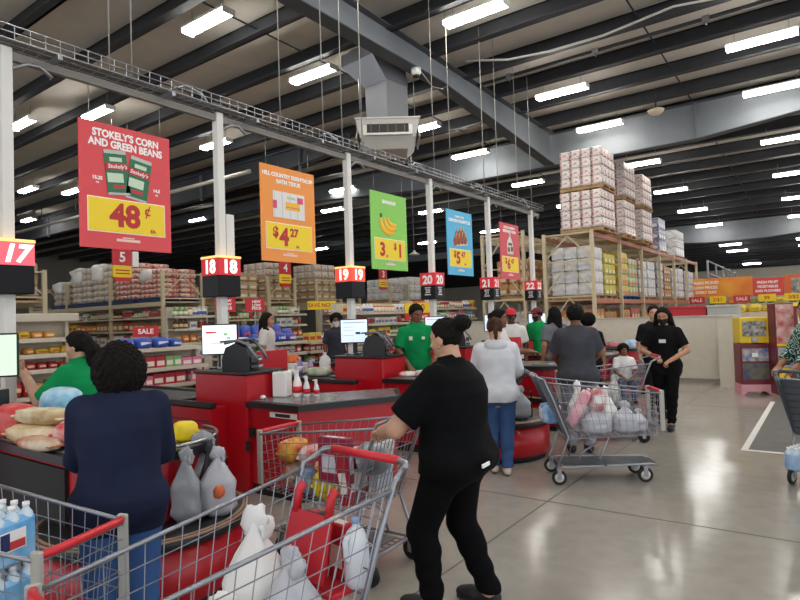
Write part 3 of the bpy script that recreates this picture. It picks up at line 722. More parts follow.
def terminal(n, x, dy):
    t = thing('receipt_terminal', 'black register terminal with a curved hood, counter ' + LW[n], 'register terminal', (x, LY[n]-.34+dy, 1.19), R(30))
    MB().prism([(-.17, 0), (.13, 0), (.13, .10), (.10, .22), (-.02, .29), (-.13, .24), (-.17, .12)], -.13, .13, 0, Matrix.Rotation(R(90), 4, 'X')).build('printer_body', BLACK, t)
    MB().tube([(-.13, -.145, .285), (0, -.145, .315), (.11, -.145, .27), (.19, -.145, .16), (.22, -.145, .10)], .016, 6).tube([(-.13, .145, .285), (0, .145, .315), (.11, .145, .27), (.19, .145, .16), (.22, .145, .10)], .016, 6).build('hood_arm', mat('grey_trim', '70747a', .35, .5), t)
    MB().box((-.02, 0, .315), (.30, .26, .02), 0, b=.006, M=Matrix.Rotation(R(-4), 4, 'Y')).build('hood', GREYP, t)
    MB().bb(.135, .20, -.11, .10, .02, .05, b=.005).bb(.135, .19, -.11, .10, .08, .14, b=.005).build('card_reader', GREYP, t)
    MB().bb(.19, .194, -.07, .06, .10, .115).bb(.20, .204, -.06, .05, .03, .045).build('receipt_slot', WHITE, t)
    return t
terminal(18, -5.05, .24)
for n in (19, 20, 21, 22): terminal(n, -4.98, .24)
# things on the lane 18 worktop
f18 = LY[18]-.34
t = thing('towel_box', 'white upright box beside the lane 18 register tower', 'box', (-4.60, f18+.38, .912), R(20)); MB().bb(-.08, .08, -.07, .07, 0, .26, b=.012).build('carton', mat('white_box', 'e4e3df', .5), t); MB().bb(-.05, .05, -.06, -.0, .26, .262).build('opening', GREYP, t)
def spray(x, y, h, lab, c1, rz):
    t = thing('spray_bottle', lab, 'spray bottle', (x, y, .912), R(rz)); s = h/.27
    MB().lathe([(0, 0), (.036*s, 0), (.04*s, .015*s), (.04*s, .12*s), (.025*s, .17*s), (.014*s, .19*s), (.014*s, .21*s), (0, .21*s)], n=14).build('bottle', c1, t)
    MB().bb(-.014*s, .03*s, -.011*s, .011*s, .205*s, .25*s, b=.003).bb(.03*s, .06*s, -.006, .006, .228*s, .242*s).bb(.02*s, .028*s, -.005, .005, .16*s, .206*s).build('trigger_head', WHITE, t)
    MB().lathe([(.0405*s, .04*s), (.0405*s, .10*s)], n=14).build('label_band', HANDRED, t)
spray(-4.42, f18+.42, .30, 'tall white spray bottle with red label on the black counter', mat('bottle_white', 'e6e4e0', .35), 200)
spray(-4.33, f18+.46, .23, 'short clear pump bottle beside the tall spray bottle', mat('bottle_clear', 'd5d6d4', .25), 170)
spray(-4.25, f18+.52, .19, 'smallest pump bottle, right of the other two', mat('bottle_clear', 'd5d6d4', .25), 190)
t = thing('tape_dispenser', 'small white dispenser lying at the register tower on lane 18', 'dispenser', (-4.62, f18+.14, .912)); MB().blob((0, 0, .022), (.07, .05, .045), 2, .05, flat=.1).build('shell', WHITE, t); MB().bb(.03, .05, -.01, .01, .005, .02).build('blade', STEEL, t)
# ------------------------------------------------------------------ shopping carts
def lerp(a, b, t): return tuple(a[i]+(b[i]-a[i])*t for i in range(3))
def quad_wires(mb, A, B, C, D, nu, nv, r=.0032, m=0):
    """wire mesh on quad A(0,0) B(1,0) C(1,1) D(0,1)"""
    for i in range(nu+1): t = i/nu; mb.tube([lerp(A, B, t), lerp(D, C, t)], r, 4, m, smooth=False)
    for j in range(nv+1): t = j/nv; mb.tube([lerp(A, D, t), lerp(B, C, t)], r*1.05, 4, m, smooth=False)
RT, RB, FT, FB = (-.50, .28, 1.00), (-.32, .24, .44), (.62, .21, .86), (.58, .18, .46)
mir = lambda p: (p[0], -p[1], p[2])
def make_cart(label, loc, rz, grip, dark_gate=False, seat=None):
    t = thing('shopping_cart', label, 'shopping cart', loc, R(rz), None)
    fr = MB()
    for s in (1, -1):
        q = lambda p: p if s > 0 else mir(p)
        fr.tube([q((-.60, .26, 1.06)), q((-.52, .285, 1.03)), q((-.44, .275, .84)), q((-.30, .25, .46)), q((-.36, .25, .30)), q((-.42, .25, .17)), q((-.34, .23, .165)), q((.50, .17, .175)), q((.56, .14, .16))], .0115, 8)
        fr.tube([q((-.10, .23, .45)), q((-.02, .22, .40)), q((-.18, .22, .30)), q((-.22, .215, .17))], .009, 6)
        fr.tube([q((.10, .21, .455)), q((.0, .215, .25)), q((.06, .21, .17))], .008, 6)
        fr.tube([q((-.50, .285, 1.0)), q((.05, .25, .932)), q((.60, .215, .865))], .009, 6)
    fr.tube([(.56, .14, .16), (.58, .10, .155), (.58, -.10, .155), (.56, -.14, .16)], .0115, 8)
    fr.tube([(-.30, .25, .46), (-.30, -.25, .46)], .008, 6); fr.tube([(-.42, .25, .17), (-.42, -.25, .17)], .009, 6)
    fr.build('frame', WIRE, t)
    b = MB(); quad_wires(b, RB, FB, FT, RT, 15, 6, .0025); b.build('basket_side', WIRE, t)
    b = MB(); quad_wires(b, mir(RB), mir(FB), mir(FT), mir(RT), 15, 6, .0025); b.build('basket_side', WIRE, t)
    b = MB(); quad_wires(b, FB, mir(FB), mir(FT), FT, 7, 6, .0025); b.tube([FT, mir(FT)], .008, 6); b.build('basket_front', WIRE, t)
    b = MB(); quad_wires(b, RB, FB, mir(FB), mir(RB), 16, 8); b.build('basket_floor', WIRE, t)
    g0, g1 = (-.31, .235, .46), (-.47, .27, .98)
    b = MB()
    if dark_gate:
        b.add([g0, mir(g0), mir(g1), g1], [(0, 1, 2, 3)]); off = [(p[0]+.012, p[1], p[2]+.004) for p in (g0, mir(g0), mir(g1), g1)]; b.add(off, [(3, 2, 1, 0)])
        for i in range(9): b.tube([lerp(g0, g1, i/8), lerp(mir(g0), mir(g1), i/8)], .005, 4)
    else: quad_wires(b, g0, mir(g0), mir(g1), g1, 12, 6)
    if dark_gate:
        for s in (1, -1):
            sp_ = MB(); P4 = [(-.585, s*.283, 1.03), (-.46, s*.283, 1.0), (-.27, s*.247, .47), (-.33, s*.247, .47)]; sp_.add(P4+[(p[0], p[1]-s*.008, p[2]) for p in P4], [(0, 1, 2, 3), (7, 6, 5, 4), (0, 4, 5, 1), (1, 5, 6, 2), (2, 6, 7, 3), (3, 7, 4, 0)]); sp_.build('gate_side', GREYP, t)
    b.build('rear_gate', GREYP if dark_gate else WIRE, t)
    h = MB().tube([(-.60, .27, 1.06), (-.625, .255, 1.075), (-.635, .22, 1.08), (-.635, -.22, 1.08), (-.625, -.255, 1.075), (-.60, -.27, 1.06)], .014, 8).build('handle', WIRE, t)
    MB().tube([(-.635, .205, 1.08), (-.635, -.205, 1.08)], .0185, 10).build('grip', grip, h)
    bp = MB().tube([(.615, .20, .875), (.63, .15, .878), (.63, -.15, .878), (.615, -.20, .875)], .016, 8).build('front_bumper', HANDRED, t)
    for s in (1, -1):
        MB().bb(.59, .635, s*.205-.012, s*.205+.012, .50, .895, b=.006).build('corner_post', mat('corner_grey', 'a9a79f', .5), t)
    if seat:
        c = MB(); c.add([(-.27, .14, .66), (-.27, -.14, .66), (-.335, -.13, .90), (-.335, .13, .90)], [(0, 1, 2, 3)]); c.add([(-.262, .14, .665), (-.262, -.14, .665), (-.327, -.13, .905), (-.327, .13, .905)], [(3, 2, 1, 0)])
        for y in (-.10, .10): c.tube([(-.33, y, .89), (-.345, y, .97), (-.37, y, 1.0)], .018, 6)
        c.bb(-.42, -.26, -.19, .19, .62, .645, b=.006)
        c.build('child_seat', seat, t)
    b = MB(); quad_wires(b, (-.38, .21, .165), (.52, .15, .175), (.52, -.15, .175), (-.38, -.21, .165), 6, 7, .0035)
    b.bb(-.34, .50, -.15, .15, .168, .174); b.build('lower_rack', GREYP, t)
    for x, y0, nm in ((-.40, .245, 0), (-.40, -.245, 0), (.44, .165, 0), (.44, -.165, 0)):
        f = MB().bb(x-.02, x+.02, y0-.030, y0-.024, .06, .155).bb(x-.02, x+.02, y0+.024, y0+.030, .06, .155).bb(x-.025, x+.025, y0-.03, y0+.03, .150, .163).tube([(x, y0, .14), (x, y0, .17)], .012, 6).build('caster', STEEL, t)
        Mw = Matrix.Translation((x, y0, .072)) @ Matrix.Rotation(R(90), 4, 'X')
        wl = MB().lathe([(.046, -.016), (.066, -.016), (.072, -.010), (.072, .010), (.066, .016), (.046, .016), (.046, -.016)], n=18, M=Mw).build('wheel', BLK2, f)
        MB().lathe([(0, -.020), (.02, -.020), (.022, -.015), (.049, -.014), (.049, .014), (.022, .015), (.02, .020), (0, .020)], n=14, M=Mw).build('hub', WHITE, f)
    return t
cartA = make_cart('large grey wire cart with red handle and red child seat, full of white bags', (-1.77, 1.40, 0), -95.7, HANDRED, seat=mat('seat_red', 'c0202b', .4))
cartB = make_cart('grey wire cart at bottom left holding a blue case of water bottles', (-2.96, .93, 0), 19, HANDRED)
cartC = make_cart('wire cart of colorful groceries pushed by the woman in the black polo', (-2.82, 3.12, 0), 182, HANDRED)
cartD = make_cart('grey cart in profile on the open floor, filled with white grocery bags', (-2.0, 6.0, 0), 31, GREYP, True)
cartE = make_cart('cart at the right edge beside the woman in the patterned top', (.0, 6.95, 0), 70, GREYP, True)
cartF = make_cart('half hidden cart behind the bag-filled profile cart', (-2.45, 7.92, 0), 205, HANDRED)

def in_cart(cart, p):
    """a world point from cart coordinates"""
    a = cart.rotation_euler.z; c = cart.location
    return (c.x+p[0]*cos(a)-p[1]*sin(a), c.y+p[0]*sin(a)+p[1]*cos(a), c.z+p[2])
# ------------------------------------------------------------------ bags
BAGW = mat('bag_white', 'e2e1de', .45, noise_amt=.08, noise_scale=6, bump=.5); BAGG = mat('bag_grey', 'a3a6ab', .45, noise_amt=.2, noise_scale=7, bump=.5)
BAGC = mat('bag_clear_white', 'bdbec6', .35, noise_amt=.12, noise_scale=8, bump=.4)
def plastic_bag(label, loc, rz, w, d, h, m, seed, logo=None, group=None, ears=True):
    t = thing('plastic_bag', label, 'grocery bag', loc, R(rz), group)
    mb = MB(); n, k = 26, 16; off = Vector((seed*5.1, seed*2.3, seed))
    vs = []; fs = []
    for i in range(k+1):
        u = i/k; z = h*u
        prof = (min(1, .55+u*3.5) if u < .13 else 1-.10*(u-.13)) if u < .55 else max(.16, (1-.042)-(u-.55)/.45*.95)
        for j in range(n):
            a = 2*pi*j/n; ca, sa = cos(a), sin(a); e = .72
            x = math.copysign(abs(ca)**e, ca); y = math.copysign(abs(sa)**e, sa)
            p = Vector((x, y, u*2.5)); q = 1+.16*noise.noise(p*1.7+off)+.10*noise.noise(p*4.5+off)*(.4+u)+.06*math.sin(a*9+seed+4*u)*max(0, u-.35)
            vs.append((x*w/2*prof*q, y*d/2*prof*q, z*(1+.05*noise.noise(p*2+off)) if i else 0))
    for i in range(k):
        for j in range(n): j2 = (j+1) % n; fs.append((i*n+j, i*n+j2, (i+1)*n+j2, (i+1)*n+j))
    fs.append(tuple(range(n-1, -1, -1))); fs.append(tuple(k*n+j for j in range(n)))
    mb.add(vs, fs, 0, True); mb.build('bag_body', m, t)
    if ears:
        e = MB(); tw = noise.noise(Vector((seed*1.7, 2., .3)))
        e.blob((0, 0, 0), (w*.42, d*.16, h*.26), seed+3, .45, 2.4, 16, 10, M=Matrix.Translation((w*.06*tw, 0, h*1.0)) @ Matrix.Rotation(R(40*tw), 4, 'Z') @ Matrix.Rotation(R(25*tw), 4, 'Y'))
        e.build('bag_handle', m, t); e = MB()
        e.blob((0, 0, 0), (w*.34, d*.12, h*.20), seed+5, .4, 2.4, 14, 9, M=Matrix.Translation((w*.16*(1 if tw > 0 else -1), d*.12, h*.93)) @ Matrix.Rotation(R(70+40*tw), 4, 'Z') @ Matrix.Rotation(R(50), 4, 'Y'))
        e.build('bag_handle', m, t)
    if logo:
        l = MB(); l.blob((0, -d*.47, h*.42), (w*.34, .05, h*.22), seed, .25, n=12, k=8); l.build('printed_logo', logo, t)
    return t
ORL = mat('logo_orange', 'd9683c', .5); YLL = mat('logo_yellow', 'e6c548', .5); REL = mat('logo_red', 'c63b3b', .5)
for lab, p, rz, w, d, h, m, sd, lg in [
    ('tallest white plastic bag, at the left side of the front cart', (-.10, -.07, .46), 20, .25, .24, .46, BAGW, 1, None),
    ('white bag with a faint orange print by the right side of the front cart', (-.12, .13, .46), 200, .22, .20, .36, BAGC, 2, ORL),
    ('white bag with a yellow print near the middle of the front cart', (.13, .08, .46), 230, .22, .22, .28, BAGW, 3, YLL),
    ('low white bag at the nearest end of the front cart', (.40, -.04, .46), 40, .26, .24, .22, BAGW, 4, None),
    ('small white bag against the red child seat', (-.20, 0.02, .46), 90, .14, .16, .30, BAGC, 5, None)]:
    plastic_bag(lab, in_cart(cartA, p), rz, w, d, h, m, sd, lg)
for lab, p, rz, w, d, h, m, sd, lg in [
    ('greyish bag of groceries low in the middle of the profile cart', (.0, -.09, .46), 31, .30, .20, .26, BAGC, 11, None),
    ('white knotted bag standing tall in the profile cart', (.14, .06, .46), 70, .26, .22, .40, BAGW, 12, None),
    ('clear white bag at the front half of the profile cart', (.30, -.05, .46), 20, .24, .22, .28, BAGC, 13, None),
    ('pale bag at the nose of the profile cart', (.45, .03, .46), 31, .18, .22, .2, BAGC, 14, None),
    ('white bag behind the dark gate of the profile cart', (-.13, .10, .46), 31, .2, .2, .45, BAGW, 15, None)]:
    plastic_bag(lab, in_cart(cartD, p), rz, w, d, h, m, sd, lg)
for i, (p, s) in enumerate([((-.1, .05, .46), 21), ((.15, -.06, .46), 22), ((.38, .04, .46), 23)]):
    plastic_bag('white bag in the half hidden cart, ' + ['nearest its handle', 'in its middle', 'at its nose'][i], in_cart(cartF, p), 30*i, .24, .24, .34-.04*i, BAGW if i != 1 else BAGC, s)
t = thing('pink_roll', 'long pink wrapped roll leaning out of the profile cart', 'roll', in_cart(cartD, (-.16, -.10, .72)), R(31)); t.rotation_euler[1] = R(30)
MB().lathe([(0, -.20), (.045, -.19), (.055, -.15), (.055, .15), (.045, .19), (0, .20)], n=14).build('wrap', mat('pink_wrap', 'e59aa8', .5, noise_amt=.15, noise_scale=10, col2='f2c9cf'), t); MB().lathe([(0, .2), (.02, .2), (.02, .22), (0, .225)], n=8).build('twist', mat('pink_wrap', 'e59aa8'), t)
t = thing('snack_bag', 'round red and white snack bag on top of the profile cart load', 'snack bag', in_cart(cartD, (.03, -.10, .80)), R(31)); MB().blob((0, 0, 0), (.17, .10, .24), 3, .08, squ=2.4).build('pouch', mat('snack_red', 'b92f38', .35, noise_amt=.9, noise_scale=9, col2='e8ddd8'), t); MB().bb(-.05, .05, -.056, -.045, -.03, .05, b=.004).build('printed_patch', TWHITE, t)
t = thing('blue_pack', 'blue wrapped pack on the lower level behind the profile cart gate', 'pack', in_cart(cartD, (-.42, .02, .66)), R(31)); MB().blob((0, 0, 0), (.2, .3, .2), 5, .1, squ=4).build('wrapper', mat('pack_blue', '4f93cf', .35, noise_amt=.5, noise_scale=8, col2='cfe0ee'), t); MB().bb(-.104, -.09, -.08, .08, -.04, .05).build('printed_patch', TWHITE, t)
# water case in cart B
def bottle_case(label, loc, rz, nx, ny, film, sp=.066, h=.21):
    t = thing('water_case', label, 'case of water', loc, R(rz))
    W_, D_ = nx*sp, ny*sp
    mb = MB().bb(-W_/2, W_/2, -D_/2, D_/2, 0, h*.82, b=.02)
    o = mb.build('shrink_film', film, t)
    proto = None
    for i in range(nx):
        for j in range(ny):
            p = (-W_/2+sp*(i+.5), -D_/2+sp*(j+.5), 0)
            if proto is None:
                proto = MB().lathe([(.0, .012), (.031, .012), (.032, .03), (.032, h*.68), (.026, h*.83), (.0125, h*.92), (.0125, h*.97)], n=10).build('bottle', mat('bottle_water', 'cfdfe8', .15), t, p)
                cp = MB().lathe([(.0145, h*.95), (.0145, h*1.02), (0, h*1.02)], n=10).build('bottle_cap', TWHITE, proto)
            else: dup(proto, None, parent=t).location = p
    return t
FILM = mat('film_blue', '4aa0dc', .2, noise_amt=.5, noise_scale=5, col2='a9d2ee')
c0_ = bottle_case('lower blue shrink wrapped case of water in the bottom left cart', in_cart(cartB, (.06, -.02, .465)), 19, 5, 5, FILM, .066, .235)
c = bottle_case('upper blue shrink wrapped case of water in the bottom left cart', in_cart(cartB, (.06, -.02, .71)), 19, 5, 5, FILM, .066, .235)
MB().bb(.166, .169, -.02, .10, .07, .15, 0).bb(.169, .171, -.015, .025, .075, .145, 1).bb(.169, .171, .025, .095, .075, .108, 2).build('printed_flag', [TWHITE, mat('flag_navy', '22305e', .5), REL], c)
t = thing('carton', 'brown carton beside the water cases in the bottom left cart', 'carton', in_cart(cartB, (-.22, .07, .465)), R(19)); MB().bb(-.10, .10, -.15, .15, 0, .36, b=.006).build('box_body', mat('cardboard_plain', 'a98a62', .7), t); MB().bb(-.1005, .1005, -.03, .03, .05, .361).build('tape', mat('tape_tan', 'c9b48a', .4), t)
plastic_bag('white bag resting on the carton in the bottom left cart', in_cart(cartB, (-.20, .09, .83)), 10, .24, .28, .30, BAGW, 31)
c = bottle_case('case of blue water packs on the lower rack of the cart at the right edge', in_cart(cartE, (-.40, .08, .18)), 70, 7, 4, mat('film_pale', 'b9cfe2', .3, noise_amt=.5, noise_scale=6, col2='5d8fc4'), .066, .2)
text('16', .09, (-.16, -.134, .08), TBLK, c, 'count_print', .004)
for p_, lab, c1, sz, sd in [((.2, .02, .47), 'blue and white package in the cart at the right edge', '3a6ea8', (.3, .3, .2), 41), ((-.15, 0, .47), 'red and white package in the cart at the right edge', 'c4444c', (.26, .3, .18), 42)]:
    t = thing('package', lab, 'package', in_cart(cartE, (p_[0], p_[1], p_[2]+sz[2]/2)), R(70)); MB().blob((0, 0, 0), sz, sd, .06, squ=5).build('wrapper', mat('pkg_'+c1, c1, .4, noise_amt=.6, noise_scale=8, col2='e6e6e6'), t); MB().box((0, -sz[1]*.49, 0), (.12, .02, .07), 0, b=.004).build('printed_patch', TWHITE, t)

# groceries in cart C and the red clamshells of cart A
def grocery(kind, lab, loc, rz, size, c1, c2=None, seed=0, tilt=0, group=None):
    nm = {'box': 'food_box', 'bag': 'food_bag', 'jug': 'jug', 'tub': 'tub', 'bottle': 'bottle', 'can': 'can'}[kind]
    t = thing(nm, lab, nm.replace('_', ' '), loc, R(rz), group)
    if tilt: t.rotation_euler[1] = R(tilt)
    m1 = mat('g_'+c1, c1, .42); m2 = mat('g_'+(c2 or 'eeeae2'), c2 or 'eeeae2', .42); x, y, z = size
    if kind == 'box':
        MB().bb(-x/2, x/2, -y/2, y/2, 0, z, b=.004).build('carton', m1, t)
        MB().bb(-x*.36, x*.36, -y/2-.0015, y/2+.0015, z*.22, z*.62).bb(-x/2-.0015, x/2+.0015, -y*.36, y*.36, z*.22, z*.62).bb(-x*.3, x*.3, -y*.3, y*.3, z, z+.0015).build('printed_panel', m2, t)
    elif kind == 'bag':
        MB().blob((0, 0, z/2), (x, y, z), seed, .10, squ=3.2, n=18, k=12).build('pouch', mat('gb_%s_%s' % (c1, c2), c1, .35, noise_amt=.9, noise_scale=7, col2=c2 or 'eeeae2', bump=.3), t)
        [MB().bb(s_*x*.48-x*.05, s_*x*.48+x*.05, -y*.36, y*.36, z*.42, z*.52, b=.003).build('seal', m1, t) for s_ in (-1, 1)]
    elif kind == 'jug':
        r = x/2; MB().lathe([(0, 0), (r*.95, 0), (r, .02), (r, z*.6), (r*.7, z*.8), (r*.28, z*.88), (r*.28, z*.95), (0, z*.95)], n=16).build('jug_body', m1, t)
        MB().lathe([(r*.33, z*.92), (r*.33, z), (0, z)], n=12).build('jug_cap', m2, t); MB().tube([(r*.6, 0, z*.82), (r*1.15, 0, z*.7), (r*1.1, 0, z*.45), (r*.9, 0, z*.4)], .012, 6).build('jug_handle', m1, t)
    elif kind in ('bottle', 'can', 'tub'):
        r = x/2
        if kind == 'bottle': MB().lathe([(0, 0), (r, 0), (r, z*.62), (r*.4, z*.82), (r*.35, z*.92), (0, z*.92)], n=12).build('bottle_body', m1, t); MB().lathe([(r*.42, z*.9), (r*.42, z), (0, z)], n=10).build('bottle_cap', m2, t); MB().lathe([(r*1.02, z*.2), (r*1.02, z*.5)], n=12).build('label_band', m2, t)
        else: MB().lathe([(0, 0), (r*.95, 0), (r, .01), (r, z*.9), (0, z*.9)], n=14).build('body', m1, t); MB().lathe([(r*1.03, z*.88), (r*1.03, z), (0, z)], n=14).build('lid', m2, t)
    return t
for kind, lab, p, rz, sz, c1, c2, sd, tl in [
    ('box', 'red and yellow carton upright in the cart of the polo woman', (-.20, .10, .47), 4, (.08, .26, .34), 'a8242e', 'e8e2da', 0, 8),
    ('box', 'white carton behind the red one in the cart of the polo woman', (-.28, -.05, .47), 4, (.07, .2, .38), 'dcd9d3', 'b9c4d2', 0, -6),
    ('bag', 'yellow bag in the cart of the polo woman', (.02, .14, .47), 20, (.2, .16, .18), 'e8cf1c', 'c2a512', 1, 0),
    ('bag', 'dark blue pouch in the cart of the polo woman', (.20, .10, .47), 60, (.24, .16, .18), '2d4a78', '8fa0b4', 2, 0),
    ('bag', 'cream bag of bread at the nose of the polo woman\'s cart', (.42, .0, .47), 95, (.28, .16, .2), 'd8c9a8', 'b0402e', 3, 0),
    ('jug', 'white milk jug in the cart of the polo woman', (-.05, -.12, .47), 0, (.15, .15, .30), 'e8e6e2', '3d6fb0', 0, 0),
    ('bag', 'red snack pouch in the cart of the polo woman', (.30, -.1, .47), 30, (.24, .16, .24), 'c1272d', 'efe0cc', 4, 0),
    ('box', 'green carton low in the cart of the polo woman', (.12, -.12, .47), 12, (.07, .2, .22), '5a7f35', 'e6e3cf', 0, 0),
    ('bag', 'white pouch with red print high in the cart of the polo woman', (.22, .0, .64), 40, (.3, .2, .14), 'dedad4', 'c23a40', 6, 0),
    ('bag', 'yellow and red chip bag high at the cart nose of the polo woman', (.42, .06, .66), 100, (.26, .16, .16), 'e0b52c', 'b8302e', 7, 0),
    ('box', 'red and white carton lying across the cart of the polo woman', (.02, .0, .70), 60, (.2, .3, .07), 'b22a34', 'e6dcd0', 0, 6),
    ('box', 'purple red carton facing out of the cart of the polo woman', (-.10, .19, .60), 2, (.26, .06, .30), '9c2140', 'd9d4de', 0, 0),
    ('bag', 'silver pouch under the cart handle of the polo woman', (-.33, .08, .66), 40, (.22, .2, .2), 'a8abb0', '5a5f68', 8, 0),
    ('bag', 'orange pouch in the cart of the polo woman', (.1, .02, .60), 70, (.22, .14, .1), 'dd8a3d', 'f0e0c8', 5, 0)]:
    grocery(kind, lab, in_cart(cartC, p), rz+182, sz, c1, c2, sd, tl)
for kind, lab, p, rz, sz, c1, c2, sd, tl in [
    ('bag', 'green pouch in the child seat end of the front cart', (-.40, -.16, .64), 10, (.1, .14, .2), '7d9a4a', 'cfd2b0', 11, 0),
    ('box', 'dark carton standing in the child seat of the front cart', (-.40, -.06, .64), 0, (.05, .09, .24), '33343a', 'b53038', 0, 0),
    ('box', 'red carton in the child seat of the front cart', (-.41, .08, .64), 0, (.06, .1, .22), 'b8222d', 'e8d9c8', 0, 0),
    ('jug', 'clear white jug in the child seat of the front cart', (-.40, .18, .64), 0, (.10, .1, .26), 'd7dce2', '7f9cc0', 0, 0)]:
    grocery(kind, lab, in_cart(cartA, p), rz-96, sz, c1, c2, sd, tl)
grocery('bag', 'red and white patterned pack on the lower rack of the front cart', in_cart(cartA, (-.15, .06, .18)), -96, (.46, .26, .24), 'c23c44', 'e8d6d2', 12, 0)

# ------------------------------------------------------------------ groceries on lane 17
for i, (kind, lab, x, y, z, rz, sz, c1, c2) in enumerate([
    ('bag', 'long tan bread loaf bag low at the edge of lane 17 worktop', -4.40, 1.80, .912, 14, (.52, .20, .13), 'c9a877', 'e3d5b4'),
    ('bag', 'pale loaf bag lying on top of the tan loaf on lane 17', -4.40, 1.84, 1.035, 10, (.50, .20, .11), 'd8cdab', 'a98a58'),
    ('bag', 'flat tortilla pack with brown edge, right of the loaves on lane 17', -4.32, 2.06, .912, -10, (.36, .26, .10), '8f5a3c', 'ece0c4'),
    ('bag', 'cream tortilla pack with yellow corner stacked over the brown edged one', -4.38, 2.04, 1.005, 12, (.40, .26, .10), 'e6dcb8', 'd8c46a'),
    ('bag', 'red and white package nearest the navy sweatshirt on lane 17', -4.02, 1.90, .912, 25, (.32, .24, .17), 'c9303a', 'eadfd4'),
    ('bag', 'red package behind the loaves at the left edge', -4.80, 1.82, .912, 10, (.28, .22, .24), 'c22030', 'd86a5a'),
    ('bag', 'orange and tan bag before the loaves at the counter edge', -4.15, 1.70, .912, 5, (.40, .14, .08), 'b5633c', 'd8c8b0'),
    ('box', 'black and white carton left of the blue pack on lane 17', -5.18, 1.84, .877, 10, (.12, .10, .36), '1f2024', 'd8d8d6'),
    ('bag', 'blue and white wrapped pack below the cashier hands on lane 17', -4.83, 2.14, .912, 20, (.30, .22, .32), '4aa3c8', 'c9dfea'),
    ('bag', 'yellow bag standing at the rounded end of lane 17', -3.50, 2.33, .912, 60, (.16, .12, .13), 'f0d416', 'd8b80c')]):
    if 'yellow' in lab: z = .912
    if 'navy' in lab: pass
    grocery(kind, lab, (x, y, z), rz, sz, c1, c2, 50+i)
# ------------------------------------------------------------------ bag racks on the drums
def bag_rack(n, loc, rz, bags):
    t = thing('bag_rack', 'wire bagging rack on the drum of the counter ' + LW[n], 'bag rack', loc, R(rz))
    mb = MB()
    for s in (-1, 1): mb.tube([(s*.20, .12, 0), (s*.20, .12, .30), (s*.20, -.16, .31)], .007, 5)
    mb.tube([(-.20, .12, .30), (.20, .12, .30)], .007, 5); mb.tube([(-.2, .12, .004), (.2, .12, .004)], .007, 5); MB_ = mb.build('wire_frame', BLACK, t)
    a = R(rz)
    for lab, p, w, d, h, m, sd, lg in bags:
        plastic_bag(lab, (loc[0]+p[0]*cos(a)-p[1]*sin(a), loc[1]+p[0]*sin(a)+p[1]*cos(a), loc[2]+p[2]), rz+(15 if lg else 0), w, d, h, m, sd, lg)
BAGD = mat('bag_dark', '2b2d31', .5, bump=.4)
bag_rack(17, (-3.42, 2.32, .48), 40, [
    ('grey bag with an orange print hanging on the lane 17 drum', (.20, -.14, .0), .22, .16, .38, BAGC, 71, ORL),
    ('grey bag stack on the lane 17 rack, behind the printed bag', (.06, .03, .0), .34, .18, .44, BAGG, 72, None),
    ('leftmost grey bag on the lane 17 drum, by the navy sweatshirt', (-.20, -.02, .0), .18, .16, .35, BAGG, 73, None),
    ('dark empty bag sleeve between the grey bags of lane 17', (.12, -.05, .0), .12, .12, .40, BAGD, 74, None),
    ('crumpled grey bag left of the printed bag on the lane 17 drum', (.03, -.24, .0), .18, .14, .40, BAGG, 78, None)])
bag_rack(19, (-3.02, 6.30, .48), 20, [
    ('grey bag standing on the lane 19 drum beside the jeans', (.08, -.02, .0), .24, .18, .33, BAGG, 75, None),
    ('black bag sleeve beside the grey bag on the lane 19 drum', (-.12, .0, .0), .16, .16, .36, BAGD, 76, None)])
for n, dx in ((20, .2), (21, .2), (22, .3)):
    bag_rack(n, (-3.3+dx, LY[n], .48), 20, [('grey shopping bag on the drum, counter ' + LW[n], (.02, 0, 0), .26, .18, .34, BAGG, 77+n, None)])
# bananas on the lane 19 end, in a black tray
t = thing('produce_tray', 'shallow black tray of bananas on the rounded end of lane 19', 'tray', (-3.25, 6.75, .912), R(30)); MB().bb(-.19, .19, -.13, .13, 0, .012, b=.005).bb(-.19, .19, -.13, -.118, .012, .05).bb(-.19, .19, .118, .13, .012, .05).bb(-.19, -.178, -.13, .13, .012, .05).bb(.178, .19, -.13, .13, .012, .05).build('tray', BLACK, t); MB().bb(-.205, -.19, -.05, .05, .035, .05).build('grip', BLK2, t)
BAN = mat('banana', 'e8b81e', .5, noise_amt=.2, noise_scale=12)
for i in range(5):
    a = -.10+.05*i
    b_ = thing('banana', ['leftmost banana', 'second banana from the left', 'middle banana', 'fourth banana from the left', 'rightmost banana'][i]+' of the bunch in the black tray on lane 19', 'banana', (-3.25+a*.9, 6.75+a*.5, .945), R(110))
    MB().tube([(-.10, 0, .045), (-.06, .0, .012), (0, 0, .002), (.06, 0, .014), (.095, 0, .045)], [.010, .019, .021, .019, .008], 8).build('fruit', BAN, b_); MB().tube([(.092, 0, .043), (.115, 0, .07)], .006, 5).build('stem', mat('stem_brown', '5b5125', .7), b_)
